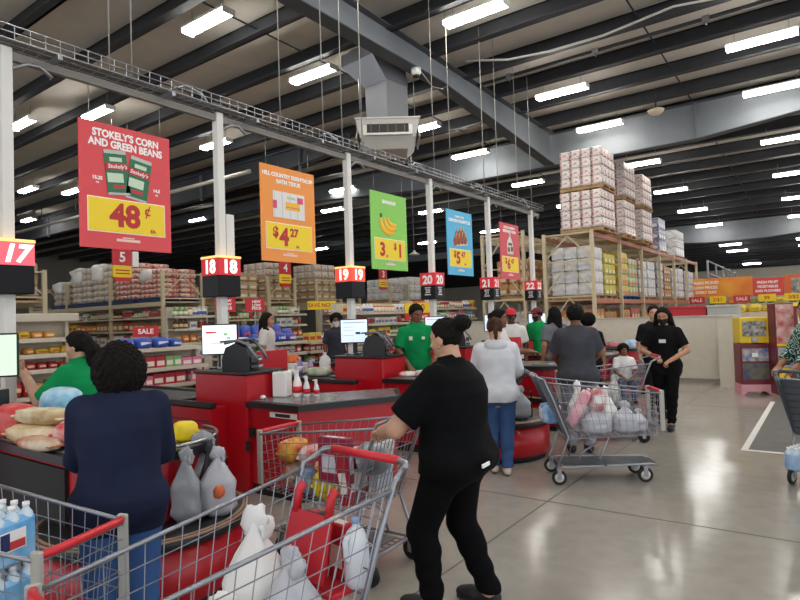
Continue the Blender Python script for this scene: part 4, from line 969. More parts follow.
# packages in front of the lane 19 cashier, customer goods on the lane 19 conveyor
for i, (kind, lab, x, y, z, rz, sz, c1, c2) in enumerate([
    ('bag', 'red and white meat pack before the lane 19 cashier', -4.50, 6.30, .912, 20, (.24, .18, .07), 'c8545a', 'ece4e0'),
    ('bag', 'white wrapped pack right of the meat pack on lane 19', -4.28, 6.34, .912, 0, (.22, .16, .09), 'e2dfdc', 'c9a0a0'),
    ('bag', 'blue pouch at the right hand of the lane 19 cashier', -3.98, 6.42, .912, 70, (.2, .15, .18), '6fa6cf', 'dfe8ee'),
    ('box', 'long white bin on the lane 19 conveyor', -7.0, 6.45, .877, 0, (.75, .28, .16), 'e3e2dd', 'd5d4cf'),
    ('bag', 'orange red produce bag on top of the white bin', -7.15, 6.45, 1.04, 0, (.24, .2, .11), 'd4502a', 'e88a4a'),
    ('bag', 'second orange red produce bag at the right of the white bin', -6.85, 6.45, 1.04, 30, (.26, .2, .12), 'cf3f2c', 'e67a3c'),
    ('bottle', 'blue capped bottle on the lane 19 conveyor', -6.5, 6.3, .877, 0, (.09, .09, .26), '8e86c0', 'e0e0ec'),
    ('bottle', 'lavender bottle next to the blue capped bottle', -6.40, 6.42, .877, 0, (.09, .09, .24), 'a9b4dc', 'd85a5a'),
    ('jug', 'white jug at the tower end of the lane 19 conveyor', -6.22, 6.55, .877, 0, (.17, .17, .32), 'e9e7e4', 'd8d8d8'),
    ('bag', 'bag of green vegetables at the lane 19 tower', -6.05, 6.25, .877, 20, (.36, .22, .13), '8fa06a', 'dfe2d2'),
    ('bag', 'clear bag of produce right of the white bin', -6.6, 6.12, .877, 0, (.3, .16, .1), 'c8ccb8', 'e8e6e0')]):
    grocery(kind, lab, (x, y, z), rz, sz, c1, c2, 90+i)
for i, (kind, lab, x, y, z, rz, sz, c1, c2) in enumerate([
    ('bag', 'blue and white pack on the far lane 22 counter end', -3.35, 12.78, .912, 0, (.34, .26, .16), '7fb2de', 'e0eaf2'),
    ('bag', 'dark red pack beside the blue pack on lane 22', -3.75, 12.65, .912, 0, (.34, .26, .12), '8f2430', 'c9868a'),
    ('bag', 'white pouch on the lane 21 counter end', -3.5, 10.6, .912, 0, (.3, .2, .15), 'e0dfda', 'b8c2cc')]):
    grocery(kind, lab, (x, y, z), rz, sz, c1, c2, 110+i)
# ------------------------------------------------------------------ people in the scene
GREEN = '138a4e'
def patches(pts, m):
    def ex(root, S, Mh):
        for (p, d) in pts: MB().box(p, d, 0, b=.003, M=S).build('badge', m, root)
    return ex
def earring(root, S, Mh): MB().blob((-.01, .088, -.045), (.012, .012, .014), amp=0, n=8, k=6, M=Mh).build('earring', mat('gold', 'c9a44a', .25, .9), root)
def polo_ex(root, S, Mh):
    earring(root, S, Mh)
    MB().box((-.02, -.305, .93), (.05, .02, .11), 0, b=.006, M=S).build('green_tag', mat('lime_green', '8fd42a', .5), root)
    MB().box((-.262, .13, .90), (.012, .09, .022), 0, b=.004, M=S).build('pocket_label', TWHITE, root)
person('person in a black polo and black trousers with a dark hair bun, pushing a cart', (-1.80, 2.95, 0), 184, 1.655, 'light', 1.42, 1.62, .03,
       la=((.22, .30, 1.09), (.40, .17, 1.04)), ra=((.18, -.28, 1.10), (.40, -.17, 1.03)), ll=((.17, .12, .47), (.10, .13, .075)), rl=((.03, -.12, .47), (-.15, -.12, .085)),
       head=(-6, 8), shirt=dict(col='0d0e10', hem=.82, sleeve=.80, collar=True, off=.02, flare=.018), pants=dict(col='0a0b0d', flare=.006), hair=dict(kind='bun', col='15100e', off=.007, line=.022), curl=(1.3, 1.3), res=.0135, extras=polo_ex, limb=1.02)
person('person in a navy sweatshirt and jeans with a dark curly bob, back turned', (-2.92, 1.57, 0), 148, 1.575, 'brown', 1.15, 1.5, .06,
       la=((.16, .21, 1.09), (.38, .08, 1.0)), ra=((.16, -.21, 1.09), (.38, -.08, 1.0)), head=(8, 12), shirt=dict(col='232940', hem=.72, sleeve=1.98, off=.026, neck=1.47), pants=dict(col='3f5f92', flare=.015), hair=dict(kind='bob', col='17110f', off=.02), curl=(1., 1.), res=.0135, limb=1.1)
person('cashier in a green shirt with a long dark ponytail, in profile behind lane 17', (-5.08, 2.42, 0), 212, 1.64, 'light', 1.35, 1.5, .04,
       la=((.24, .20, 1.12), (.42, .16, 1.40)), ra=((.20, -.27, 1.10), (.42, -.12, .99)), head=(0, 4), shirt=dict(col=GREEN, hem=.84, sleeve=.85, off=.02, flare=.015, collar=True), pants=dict(col='16181c'), hair=dict(kind='longpony', col='14100f'), curl=(.35, .6), res=.014, palm=((0, .6, -.8), (0, 0, 1)))
person('tall cashier in a green polo looking down behind lane 19', (-4.76, 6.90, 0), -52, 1.85, 'brown', 1.05, 1.05, .05,
       la=((.06, .26, 1.12), (.30, .18, .95)), ra=((.08, -.25, 1.12), (.30, -.12, .93)), head=(22, 18), shirt=dict(col=GREEN, hem=.86, sleeve=.85, collar=True, flare=.015), pants=dict(col='15171b'), hair=dict(kind='short', col='120e0c'), curl=(.8, .8),
       extras=patches([((.140, .075, 1.28), (.012, .04, .035)), ((.140, -.085, 1.28), (.012, .045, .05))], mat('badge_white', 'd8d6c0', .5)))
person('person in a pale grey hoodie and blue jeans, back turned beside lane 19', (-2.90, 5.68, 0), 120, 1.63, 'light', 1.12, 1.15, .10,
       la=((.14, .24, 1.12), (.36, .16, 1.02)), ra=((.14, -.24, 1.12), (.36, -.16, 1.02)), ll=((.05, .07, .47), (.04, .06, .075)), rl=((.0, -.09, .47), (-.06, -.07, .075)), head=(0, 26), shirt=dict(col='d3d5d9', hem=.84, sleeve=1.97, off=.026, hood=True, dip=.25), pants=dict(col='3a567f', flare=.008), shoes='cdbfae', hair=dict(kind='pony', col='4a3222'))
person('person with tied dark hair in a white top, facing right beyond the lane 19 drum', (-3.72, 7.34, 0), 22, 1.74, 'brown', 1., 1., .05,
       la=((.16, .22, 1.16), (.40, .12, 1.14)), ra=((.16, -.20, 1.16), (.42, -.10, 1.14)), head=(-4, 2), shirt=dict(col='d9d6d0', hem=.9, sleeve=.7), pants=dict(col='2a2d36'), hair=dict(kind='pony', col='14100e'))
person('worker in a red cap and white shirt with a red apron behind lane 20', (-4.43, 9.28, 0), -62, 1.76, 'dark', 1., 1., .02,
       head=(0, 5), shirt=dict(col='dcd8d4', hem=.88, sleeve=.8), pants=dict(col='1d2026'), hair=dict(kind='short', col='100c0a'), cap='c01f2c', res=.02,
       extras=lambda root, S, Mh: MB().lathe([(.150, .75), (.155, 1.0), (.150, 1.25), (.146, 1.25), (.15, 1.0), (.145, .75)], (0, 0, 0), 12, 0, S @ Matrix.Diagonal((1, 1.1, 1, 1)), a0=-1.1, a1=1.1).build('apron', mat('apron_red', 'b5202c', .8), root))
person('cashier in a green shirt with a dark red cap and black mask behind lane 21', (-4.70, 11.06, 0), -100, 1.77, 'brown', 1.1, 1.1, .03,
       head=(-20, 8), shirt=dict(col='1a9a55', hem=.86, sleeve=.85), pants=dict(col='1a1c20'), hair=dict(kind='short', col='100c0a'), cap='6a1a22', mask='17181a', res=.02)
person('large person in a charcoal grey shirt, back turned behind the profile cart', (-2.50, 7.02, 0), 118, 1.75, 'brown', 1.16, 1.3, .04,
       la=((.14, .24, 1.12), (.34, .16, 1.0)), ra=((.10, -.25, 1.14), (.30, -.18, 1.0)), shirt=dict(col='45464c', hem=.80, sleeve=.8, off=.022, flare=.015), pants=dict(col='8b8d92'), hair=dict(kind='short', col='15110f', off=.022), res=.0155, limb=1.1)
person('person with long black hair in a mid grey shirt, left of the large grey-shirted person', (-3.78, 9.62, 0), 150, 1.76, 'olive', 1.1, 1.1, .03,
       shirt=dict(col='6c6d72', hem=.85, sleeve=.8), pants=dict(col='24262c'), hair=dict(kind='long', col='131011'), res=.02)
person('person with black hair and a black top, half hidden behind the grey-shirted pair', (-3.22, 9.62, 0), 95, 1.62, 'tan', 1., 1., .0,
       shirt=dict(col='1b1b1f', hem=.85, sleeve=.8), pants=dict(col='202126'), hair=dict(kind='afro', col='121010'), res=.02)
person('person in black with a black face mask and long hair, walking towards the camera', (-1.94, 9.02, 0), -84, 1.69, 'tan', 1.08, 1.1, .03,
       la=((.04, .29, 1.10), (.22, .10, .98)), ra=((.04, -.29, 1.10), (.24, -.10, 1.02)), ll=((.10, .08, .47), (.14, .06, .075)), rl=((.0, -.09, .48), (-.16, -.09, .12)), head=(-4, 14), shirt=dict(col='141416', hem=.74, sleeve=.75), pants=dict(col='111215'), shoes='222226', mask='121214', hair=dict(kind='long', col='17110f'), curl=(1., 1.3), res=.0155,
       extras=patches([((.155, -.01, 1.24), (.012, .09, .05))], mat('print_cloth_white', 'd0cfca', .7)))
person('person with short dark hair standing just behind the masked walker', (-2.28, 9.95, 0), -70, 1.73, 'light', 1., 1., .0, shirt=dict(col='1c1d22', hem=.88, sleeve=.8), pants=dict(col='1f2128'), hair=dict(kind='short', col='1c1512'), res=.02)
def pattern_mat():
    m = bpy.data.materials.new('patterned_cloth'); m.use_nodes = True; nt = m.node_tree; b = nt.nodes['Principled BSDF']; b.inputs['Roughness'].default_value = .85
    tc = nt.nodes.new('ShaderNodeTexCoord'); v = nt.nodes.new('ShaderNodeTexVoronoi'); v.feature = 'DISTANCE_TO_EDGE'; v.inputs['Scale'].default_value = 13
    cr = nt.nodes.new('ShaderNodeValToRGB'); cr.color_ramp.interpolation = 'CONSTANT'
    cr.color_ramp.elements[0].color = hexc('12302b'); cr.color_ramp.elements[1].position = .12; cr.color_ramp.elements[1].color = hexc('a8cabd')
    e = cr.color_ramp.elements.new(.24); e.color = hexc('123a33')
    nt.links.new(tc.outputs['Object'], v.inputs['Vector']); nt.links.new(v.outputs['Distance'], cr.inputs[0]); nt.links.new(cr.outputs[0], b.inputs['Base Color']); return m
person('person in a black, white and teal patterned top at the right edge', (-.17, 8.2, 0), 200, 1.72, 'olive', 1.4, 1.4, .06,
       la=((.12, .34, 1.10), (.30, .26, .95)), ra=((.12, -.32, 1.10), (.3, -.2, .95)), shirt=dict(col='123a33', hem=.72, sleeve=1.6, off=.03, mat=pattern_mat()), pants=dict(col='16171b'), hair=dict(kind='bob', col='1a1412'), res=.0155)
person('shopper in a white top with dark hair far behind the lane 18 divider', (-8.35, 7.30, 0), 30, 1.84, 'tan', 1., 1., .0, shirt=dict(col='d8d5cf', hem=.85, sleeve=.8), pants=dict(col='30333c'), hair=dict(kind='long', col='1b1411'), res=.02)
person('shopper in a dark striped shirt with a white mask, right of the far white top', (-8.2, 9.0, 0), -50, 1.78, 'brown', 1., 1., .0, shirt=dict(col='3b3b44', hem=.85, sleeve=.8), pants=dict(col='2b2d34'), hair=dict(kind='afro', col='15110f'), mask='d5d3ce', res=.02)
cx_, cy_, _ = in_cart(cartF, (-.24, 0, 0))
person('small child with dark curly hair in a white shirt, sitting in the half hidden cart', (cx_, cy_, .24), -60, .98, 'brown', 1., 1., .0,
       ll=((.26, .10, .84), (.30, .10, .52)), rl=((.26, -.10, .84), (.30, -.10, .52)), la=((.1, .22, 1.12), (.28, .12, 1.02)), ra=((.1, -.22, 1.12), (.28, -.12, 1.02)), shirt=dict(col='e4e2de', hem=.86, sleeve=.85, hips=0), pants=dict(col='5a6478'), hair=dict(kind='afro', col='15100e'), res=.022)
# ------------------------------------------------------------------ pallets and loads
def pallet(label, loc, rz=0, m=WOOD, w=1.15, group=None):
    t = thing('pallet', label, 'pallet', loc, R(rz), group)
    mb = MB()
    for i in range(7): mb.bb(-w/2+i*w/6.6, -w/2+i*w/6.6+.10, -w/2, w/2, .095, .115)
    mb.build('top_boards', m, t); mb = MB()
    for y in (-w/2+.04, 0, w/2-.04): mb.bb(-w/2, w/2, y-.035, y+.035, .02, .095)
    mb.build('stringer', m, t); mb = MB()
    for x in (-w/2, -.05, w/2-.10): mb.bb(x, x+.10, -w/2, w/2, 0, .02)
    mb.build('bottom_boards', m, t); return t
def pack_mat(name, base, spots, scale=7, thr=.52):
    m = bpy.data.materials.new(name); m.use_nodes = True; nt = m.node_tree; b = nt.nodes['Principled BSDF']; b.inputs['Roughness'].default_value = .35
    tc = nt.nodes.new('ShaderNodeTexCoord'); n = nt.nodes.new('ShaderNodeTexNoise'); n.inputs['Scale'].default_value = scale; n.inputs['Detail'].default_value = 2
    cr = nt.nodes.new('ShaderNodeValToRGB'); cr.color_ramp.elements[0].color = hexc(base); cr.color_ramp.elements[0].position = thr-.06; cr.color_ramp.elements[1].position = thr+.10; cr.color_ramp.elements[1].color = hexc(spots)
    nt.links.new(tc.outputs['Object'], n.inputs['Vector']); nt.links.new(n.outputs['Fac'], cr.inputs[0]); nt.links.new(cr.outputs[0], b.inputs['Base Color']); return m
PK = {}
def carton_load(label, loc, rz, nx, ny, nz, size, m, m2, pal=True, pm=WOOD, cat='pallet load'):
    """wrapped cartons on a pallet; the pallet is a thing of its own"""
    x, y, z = loc
    if pal: pallet('pallet under the '+label, loc, rz, pm); z += .116
    t = thing('wrapped_load', label, cat, (x, y, z), R(rz))
    cw, cd, ch = size[0]/nx, size[1]/ny, size[2]/nz
    key = (m.name, round(cw, 3), round(cd, 3), round(ch, 3))
    if key not in PK:
        mb = MB().bb(-cw/2+.006, cw/2-.006, -cd/2+.006, cd/2-.006, .004, ch-.004, 0, b=.022)
        for s in (-1, 1):
            mb.bb(-cw*.30, cw*.30, s*(cd/2-.006)-.003, s*(cd/2-.006)+.003, ch*.18, ch*.46, 1, b=.001); mb.bb(s*(cw/2-.006)-.003, s*(cw/2-.006)+.003, -cd*.30, cd*.30, ch*.18, ch*.46, 1, b=.001)
        PK[key] = mb.mesh('carton', [m, m2])
    for k in range(nz):
        for i in range(nx):
            for j in range(ny):
                if 0 < i < nx-1 and 0 < j < ny-1 and k < nz-1: continue
                jx = .008*noise.noise(Vector((i*3.1, j*2.7, k*1.9+x)))
                link('carton', PK[key], t, (-size[0]/2+cw*(i+.5)+jx, -size[1]/2+cd*(j+.5)-jx, k*ch))
    MB().bb(-size[0]/2-.008, size[0]/2+.008, -size[1]/2-.008, size[1]/2+.008, .02, .05).bb(-size[0]/2-.008, size[0]/2+.008, -size[1]/2-.008, size[1]/2+.008, size[2]*.52, size[2]*.54).build('wrap_band', mat('wrap_film', 'e4e4e4', .15, alpha=.5), t)
    return t
TIS = pack_mat('tissue_pack', 'ddd6cf', 'a4605a', 12, .56); TIS2 = mat('tissue_label', 'c4a8a0', .45, noise_amt=.5, noise_scale=18, col2='e2dcd6')
WHT = pack_mat('white_pack', 'd6d3cd', 'b3b2b0', 6); WHT2 = mat('white_pack_label', 'c3c3c6', .4)
YGP = pack_mat('yellow_pack', 'cdb94a', '9aa04a', 6); YGP2 = mat('yellow_label', 'e3d89a', .4); GRP = pack_mat('green_pack', 'c8ccaa', '7f9a45', 5); GRP2 = mat('green_label', 'd6653a', .4)
BRN = pack_mat('brown_pack', 'b98a55', '8f5a38', 5); BRN2 = mat('brown_label', 'd9c9a8', .5); ORG = pack_mat('orange_pack', 'b5713c', 'd8b78a', 5); SLV = pack_mat('silver_pack', 'a8a9b2', '70728a', 6, .5); SLV2 = mat('silver_label', 'd9d9de', .4)
REDP = pack_mat('red_pack', 'b98a70', 'b02030', 4, .45); BAGRED = pack_mat('bag_red', 'd4bdb0', 'c0503c', 12, .5); BAGWHT = pack_mat('bag_whites', 'cfc4b4', 'a89a8a', 7, .5); CARD = pack_mat('cardboard', 'b59a74', '9c8260', 3)
BLUEPAL = mat('pallet_blue', '1f3f6b', .6, noise_amt=.3)

def rack(label, x0, x1, ys, ztop, levels, beam_m, up_m=RACKC, brace0=0.2, xdir=False, mid=None):
    """frames at each ys spanning x0..x1 deep (or swapped when xdir), beams at each level"""
    t = thing('pallet_rack', label, 'rack', (0, 0, 0))
    sw = (lambda p: (p[1], p[0], p[2])) if xdir else (lambda p: p)
    def bar(mb, a, b, w): mb.tube([sw(a), sw(b)], w, 4, smooth=False)
    for y in ys:
        f = MB()
        for x in (x0, x1):
            a, b = sw((x-.045, y-.04, 0)), sw((x+.045, y+.04, ztop)); f.bb(a[0], b[0], a[1], b[1], 0, ztop)
        f.build('upright', up_m, t)
        g = MB(); z = brace0; xm = (x0+x1)/2
        while z < ztop-.1:
            bar(g, (x0, y, z), (x1, y, z), .025)
            h = min(.95, ztop-.06-z)
            if h > .5: bar(g, (x0, y, z+.05), (xm, y, z+h-.04), .022); bar(g, (xm, y, z+h-.04), (x1, y, z+.05), .022)
            z += .95
        bar(g, (x0, y, ztop-.05), (x1, y, ztop-.05), .025)
        g.build('brace', up_m, t)
    for z in levels:
        for x in (x0, x1):
            for ya, yb in zip(ys[:-1], ys[1:]):
                a, b = sw((x-.03, ya+.04, z-.12)), sw((x+.03, yb-.04, z)); MB().bb(a[0], b[0], a[1], b[1], z-.12, z).build('beam', beam_m, t)
        d = MB()
        for ya, yb in zip(ys[:-1], ys[1:]):
            n = 8
            for i in range(n): yy = ya+.1+(yb-ya-.2)*i/(n-1); a, b = sw((x0+.03, yy-.03, 0)), sw((x1-.03, yy+.03, 0)); d.bb(a[0], b[0], a[1], b[1], z-.03, z)
        d.build('deck_slats', up_m, t)
    return t
YS = [15.5, 18.0, 20.5, 23.0, 25.5, 28.0, 30.4]
rack('tall rack with orange beams behind the low cream wall, topped with tissue stacks', -6.32, -5.0, YS, 3.84, [.15, 2.02, 3.80], RACKO)
rack('cream rack with bare braced frame left of the orange beamed rack', -8.6, -7.25, [16.2, 18.8, 21.4, 24.0], 4.15, [.15, 2.15, 4.0], RACKC)
XC = -5.66
for lab, y, z, tiers, m, m2 in [('tissue load, the biggest at the front of the rack top', 16.12, 3.80, 2, TIS, TIS2), ('tissue load second along the rack top', 18.25, 3.80, 2, TIS, TIS2), ('tissue load third along the rack top', 20.3, 3.80, 2, TIS, TIS2)]:
    for k in range(tiers): carton_load(('lower ' if k == 0 else 'upper ')+lab, (XC+.38 if k == 0 else XC+.42, y, z+k*1.12), 0, 4, 4, 4, (1.14, 1.14, 1.0), m, m2)
carton_load('red and brown boxed load with a silver top on the rack top', (XC, 22.2, 3.80), 0, 2, 2, 1, (1.1, 1.1, .85), REDP, BRN2)
carton_load('silver purple packs riding on the red and brown boxed load', (XC, 22.2, 4.77), 0, 3, 3, 2, (1.1, 1.1, .5), SLV, SLV2, pal=False)
carton_load('silver wrapped load fifth along the rack top', (XC, 24.3, 3.80), 0, 3, 3, 3, (1.1, 1.1, 1.25), SLV, SLV2)
carton_load('pale clear wrapped load at the far end of the rack top', (XC, 27.6, 3.80), 0, 3, 4, 3, (1.1, 1.6, 1.1), WHT, WHT2)
for i, (y, h, m, m2, nm) in enumerate([(16.2, 1.32, WHT, WHT2, 'grey white bottled load'), (17.4, 1.2, YGP, YGP2, 'yellow load'), (18.75, 1.35, YGP, GRP2, 'tall yellow green load'), (19.85, 1.2, GRP, GRP2, 'green and white load'), (21.1, 1.2, WHT, WHT2, 'pale load'), (22.3, 1.25, WHT, SLV2, 'white load'), (23.6, 1.3, SLV, SLV2, 'silver load'), (24.8, 1.2, BRN, BRN2, 'tan load'), (26.2, 1.2, WHT, WHT2, 'cream load'), (27.4, 1.25, WHT, SLV2, 'off white load'), (28.6, 1.2, SLV, SLV2, 'greyish load'), (29.75, 1.2, WHT, BRN2, 'last white load')]):
    carton_load('%s, %s from the front of the middle rack level' % (nm, ordn[i] if i else 'first'), (XC, y, 2.02), 0, 3, 3, 4, (1.1, 1.02, h), m, m2, pm=WOOD if i not in (2, 3) else BLUEPAL)
for i, (y, h, m, m2, nm) in enumerate([(16.2, 1.5, ORG, BRN2, 'orange brown crates'), (17.35, 1.4, BRN, BRN2, 'brown cartons'), (18.8, 1.45, BRN, GRP2, 'dark tan cartons'), (20.0, 1.5, REDP, BRN2, 'red brown cartons'), (21.3, 1.4, BRN, BRN2, 'plain brown boxes'), (23.8, 1.4, WHT, WHT2, 'white cartons'), (26.2, 1.4, BRN, YGP2, 'light brown boxes'), (28.8, 1.4, WHT, WHT2, 'pale cartons')]):
    carton_load('%s at the rack bottom, seen over the low wall' % nm, (XC, y, .15), 0, 3, 3, 4, (1.1, 1.02, h), m, m2)
for i, (y, z, m, nm) in enumerate([(17.4, 2.15, BRN, 'brown cartons'), (20.0, 2.15, WHT, 'white cartons'), (17.4, .15, WHT, 'white wrapped boxes'), (20., .15, WHT, 'pale boxes'), (22.7, 2.15, CARD, 'cardboard boxes')]):
    carton_load('%s in the cream rack, %s' % (nm, 'raised level' if z > 1 else 'floor level'), (-7.92, y, z), 0, 3, 3, 3, (1.1, 1.1, 1.1 if z > 1 else 1.5), m, BRN2)
t = thing('bin', 'red plastic bin seen over the low wall at the right end', 'bin', (-3.2, 17.2, 0)); MB().prism([(-.55, 0), (.55, 0), (.62, 1.72), (-.62, 1.72)], -.4, .4, 0, Matrix.Rotation(R(90), 4, 'X')).build('tub', mat('bin_red', 'b81f2b', .4), t); MB().bb(-.64, .64, -.42, .42, 1.68, 1.74, b=.01).build('rim', mat('bin_red', 'b81f2b'), t)
t = thing('bin', 'grey plastic bin beside the red one over the low wall', 'bin', (-2.2, 17.0, 0)); MB().prism([(-.3, 0), (.3, 0), (.34, 1.72), (-.34, 1.72)], -.3, .3, 0, Matrix.Rotation(R(90), 4, 'X')).build('tub', mat('bin_grey', 'a9aaa4', .5), t); MB().bb(-.36, .36, -.32, .32, 1.68, 1.74, b=.01).build('rim', mat('bin_grey', 'a9aaa4'), t)

# ------------------------------------------------------------------ grocery aisles on the left
def sack_load(label, loc, size, nx, ny, nz, m, seed, pm=BLUEPAL):
    x, y, z = loc; pallet('pallet under the '+label, loc, 0, pm, max(size[0], 1.0)); t = thing('wrapped_load', label, 'pallet load', (x, y, z+.116))
    sx, sy, sz = size[0]/nx, size[1]/ny, size[2]/nz
    ms = [MB().blob((0, 0, sz*.5), (sx*1.04, sy*1.04, sz*1.12), seed+q, .10, 2, 14, 8, 0, squ=4).mesh('sack', m) for q in range(4)]
    for k in range(nz):
        for i in range(nx):
            for j in range(ny):
                if 0 < i < nx-1 and 0 < j < ny-1 and k < nz-1: continue
                link('sack', ms[(i*3+j*5+k) % 4], t, (-size[0]/2+sx*(i+.5), -size[1]/2+sy*(j+.5), k*sz))
    MB().blob((-size[0]*.25, -size[1]*.2, size[2]*.80), (size[0]*.52, size[1]*.7, size[2]*.5), seed+9, .2, 2, 16, 10, squ=4).build('loose_wrap', mat('wrap_white', 'dcd8d2', .4), t)
    return t
XE = -14.5
for i, (ya, yb, lab) in enumerate([(4.9, 6.1, 'leftmost aisle rack with brown cartons'), (9.06, 10.3, 'aisle rack topped with white and red sacks, under the corn sign'), (12.77, 13.9, 'aisle rack with brown boxed loads below the aisle 4 marker'), (14.95, 16.2, 'aisle rack right of the aisle 4 marker'), (19.2, 20.5, 'aisle rack with white packs below the aisle 3 marker')]):
    rack(lab, ya, yb, [XE-2.7*k for k in range(4)][::-1], 3.15 if i else 3.05, [.15, 2.34], RACKC, brace0=2.42, xdir=True)
def cx(k, o=0): return XE-.72-1.32*k-o
sack_load('red printed sack load second from the end frame', (cx(1), 9.68, 2.34), (1.25, 1.1, 1.06), 2, 2, 7, BAGRED, 3)
sack_load('white sack load just left of the red sacks, wrapped', (cx(2), 9.68, 2.34), (1.3, 1.1, 1.12), 2, 2, 6, BAGWHT, 5)
sack_load('red printed sack load at the end frame of the corn sign rack', (cx(0), 9.68, 2.34), (1.2, 1.1, .80), 2, 2, 6, BAGRED, 8)
sack_load('pale sack load far along the corn sign rack', (cx(4), 9.68, 2.34), (1.2, 1.1, .75), 2, 2, 4, BAGWHT, 12)
sack_load('second white sack load, farther from the end frame', (cx(3), 9.68, 2.34), (1.3, 1.1, 1.10), 2, 2, 6, BAGWHT, 14)
for k, (m, h, nm) in enumerate([(CARD, .75, 'brown cartons'), (CARD, .6, 'low brown cartons'), (BAGWHT, .7, 'whitish cartons')]): carton_load(nm+' on the leftmost aisle rack', (cx(k), 5.5, 2.34), 0, 3, 3, 3, (1.1, 1.1, h), m, BRN2)
for k, (yc, m, h, nm) in enumerate([(11.9, CARD, .8, 'big brown carton load left of the aisle 4 marker'), (13.33, CARD, .75, 'brown cartons at the frame under the aisle 4 marker'), (15.58, CARD, .75, 'brown cartons at the frame right of the aisle 4 marker'), (19.85, WHT, .85, 'white packs on top of the aisle 3 rack'), (21.4, WHT, 1.0, 'white packs at the frame end right of the aisle 3 marker'), (22.8, SLV, .95, 'bluish packs left of the lane 20 light')]):
    carton_load(nm, (cx(0), yc, 2.34), 0, 3, 3, 3, (1.15, 1.1, h), m, BRN2 if m is CARD else WHT2)
    if yc in (11.9, 21.4, 22.8):
        for kk in range(2): pass
carton_load('reddish white boxes stacked over the brown cartons, left', (cx(0), 13.33, 3.21), 0, 3, 3, 2, (1.1, 1.05, .42), BAGWHT, BAGRED, pal=False)
carton_load('reddish white boxes stacked over the brown cartons, right', (cx(0), 15.58, 3.21), 0, 3, 3, 2, (1.1, 1.05, .48), BAGWHT, BAGRED, pal=False)
# a long header shelf carrying the carton loads that stand between racks
for yc, w, lab in [(11.9, 1.25, 'cream pillar shelf under the big brown carton load'), (22.1, 2.6, 'cream rack shelf under the packs right of aisle 3')]:
    t = thing('rack_shelving', lab, 'shelf', (cx(0), yc, 0))
    for sx in (-.55, .55):
        for sy in (-w/2, w/2): MB().bb(sx-.04, sx+.04, sy-.04, sy+.04, 0, 2.34).build('post', RACKC, t)
    for z in (.3, .8, 1.3, 1.8, 2.34): MB().bb(-.6, .6, -w/2-.03, w/2+.03, z-.05, z).build('shelf_board', RACKC, t)

# shelf goods: small box, bottle and bag shapes repeated along the shelves
GP = {}
def good_mesh(kind, c1, c2, s):
    key = (kind, c1, c2, s)
    if key not in GP:
        m1, m2 = mat('g_'+c1, c1, .42), mat('g_'+c2, c2, .42); mb = MB(); x, y, z = s
        if kind == 'food_box': mb.bb(-x/2, x/2, -y/2, y/2, 0, z, 0, b=.006).bb(-x*.38, x*.38, -y/2-.002, y/2+.002, z*.2, z*.6, 1).bb(-x/2-.002, x/2+.002, -y*.38, y*.38, z*.2, z*.6, 1)
        elif kind == 'bottle': mb.lathe([(0, 0), (x/2, 0), (x/2, z*.6), (x*.2, z*.82), (x*.2, z), (0, z)], n=8).lathe([(x*.51, z*.18), (x*.51, z*.5)], n=8, m=1)
        elif kind == 'food_bag': mb.blob((0, 0, z/2), (x, y, z), len(GP), .14, squ=3, n=10, k=7).bb(-x*.3, x*.3, -y*.5, y*.5, z*.3, z*.6, 1, b=.01)
        else: mb.lathe([(0, 0), (x/2, 0), (x/2, z*.95), (x*.45, z), (0, z)], n=10).lathe([(x*.51, z*.15), (x*.51, z*.8)], n=10, m=1)
        GP[key] = mb.mesh(kind, [m1, m2])
    return GP[key]
PAL = {'snack': [('food_bag', 'red', 'b5303a', 'e6c9a0'), ('food_bag', 'yellow', 'dcb52c', 'a8382c'), ('food_bag', 'orange', 'cf7a34', 'f0e0c4'), ('food_box', 'brown', '8a5a3a', 'd9c4a0'), ('food_bag', 'tan', 'c49a62', '7a3c2c')],
       'can': [('can', 'red', 'a82a34', 'd8cbb8'), ('can', 'green', '4f7a44', 'd8d2b4'), ('can', 'silver', 'a9a9a6', 'b5403a'), ('food_box', 'white', 'd8d4cc', '7a86a8'), ('bottle', 'brown', '6a3c28', 'd8c49c')],
       'blue': [('food_bag', 'blue', '3454b0', 'd8dcea'), ('food_bag', 'blue', '3d5cb8', 'c03a5a'), ('food_bag', 'white', 'dcdce2', '4a62b4'), ('food_bag', 'purple', '5a4a9a', 'd8c8d8')],
       'mix': [('food_box', 'red', 'b43038', 'e8ddc8'), ('bottle', 'white', 'dedcd6', '4a6aa8'), ('food_box', 'yellow', 'd8b83c', 'b8382e'), ('food_bag', 'white', 'd9d7d0', 'a84048'), ('bottle', 'green', '6f9a5a', 'e4e2d0'), ('can', 'orange', 'cf7434', 'ece0cc')],
       'yellow': [('food_bag', 'yellow', 'e0bd3a', 'c0602c'), ('food_bag', 'orange', 'd8963c', 'e8d8b0')],
       'candy': [('food_box', 'pink', 'd87a94', 'f0e4e0'), ('food_box', 'green', '86b06a', 'e8e8d8'), ('food_box', 'white', 'e0ded8', 'c84a50'), ('food_box', 'teal', '5a9aa0', 'e6e8e4'), ('food_box', 'red', 'b8303c', 'ece4d8')],
       'prod': [('food_bag', 'yellow', 'dcc23a', 'b8a02c'), ('food_bag', 'orange', 'd8782c', 'e8a85a'), ('food_bag', 'green', '6a8a3c', '9ab05a'), ('food_bag', 'red', 'a83028', 'd05a4a'), ('food_box', 'white', 'dcd8d0', 'c04a44')]}
rs = random.Random(11)
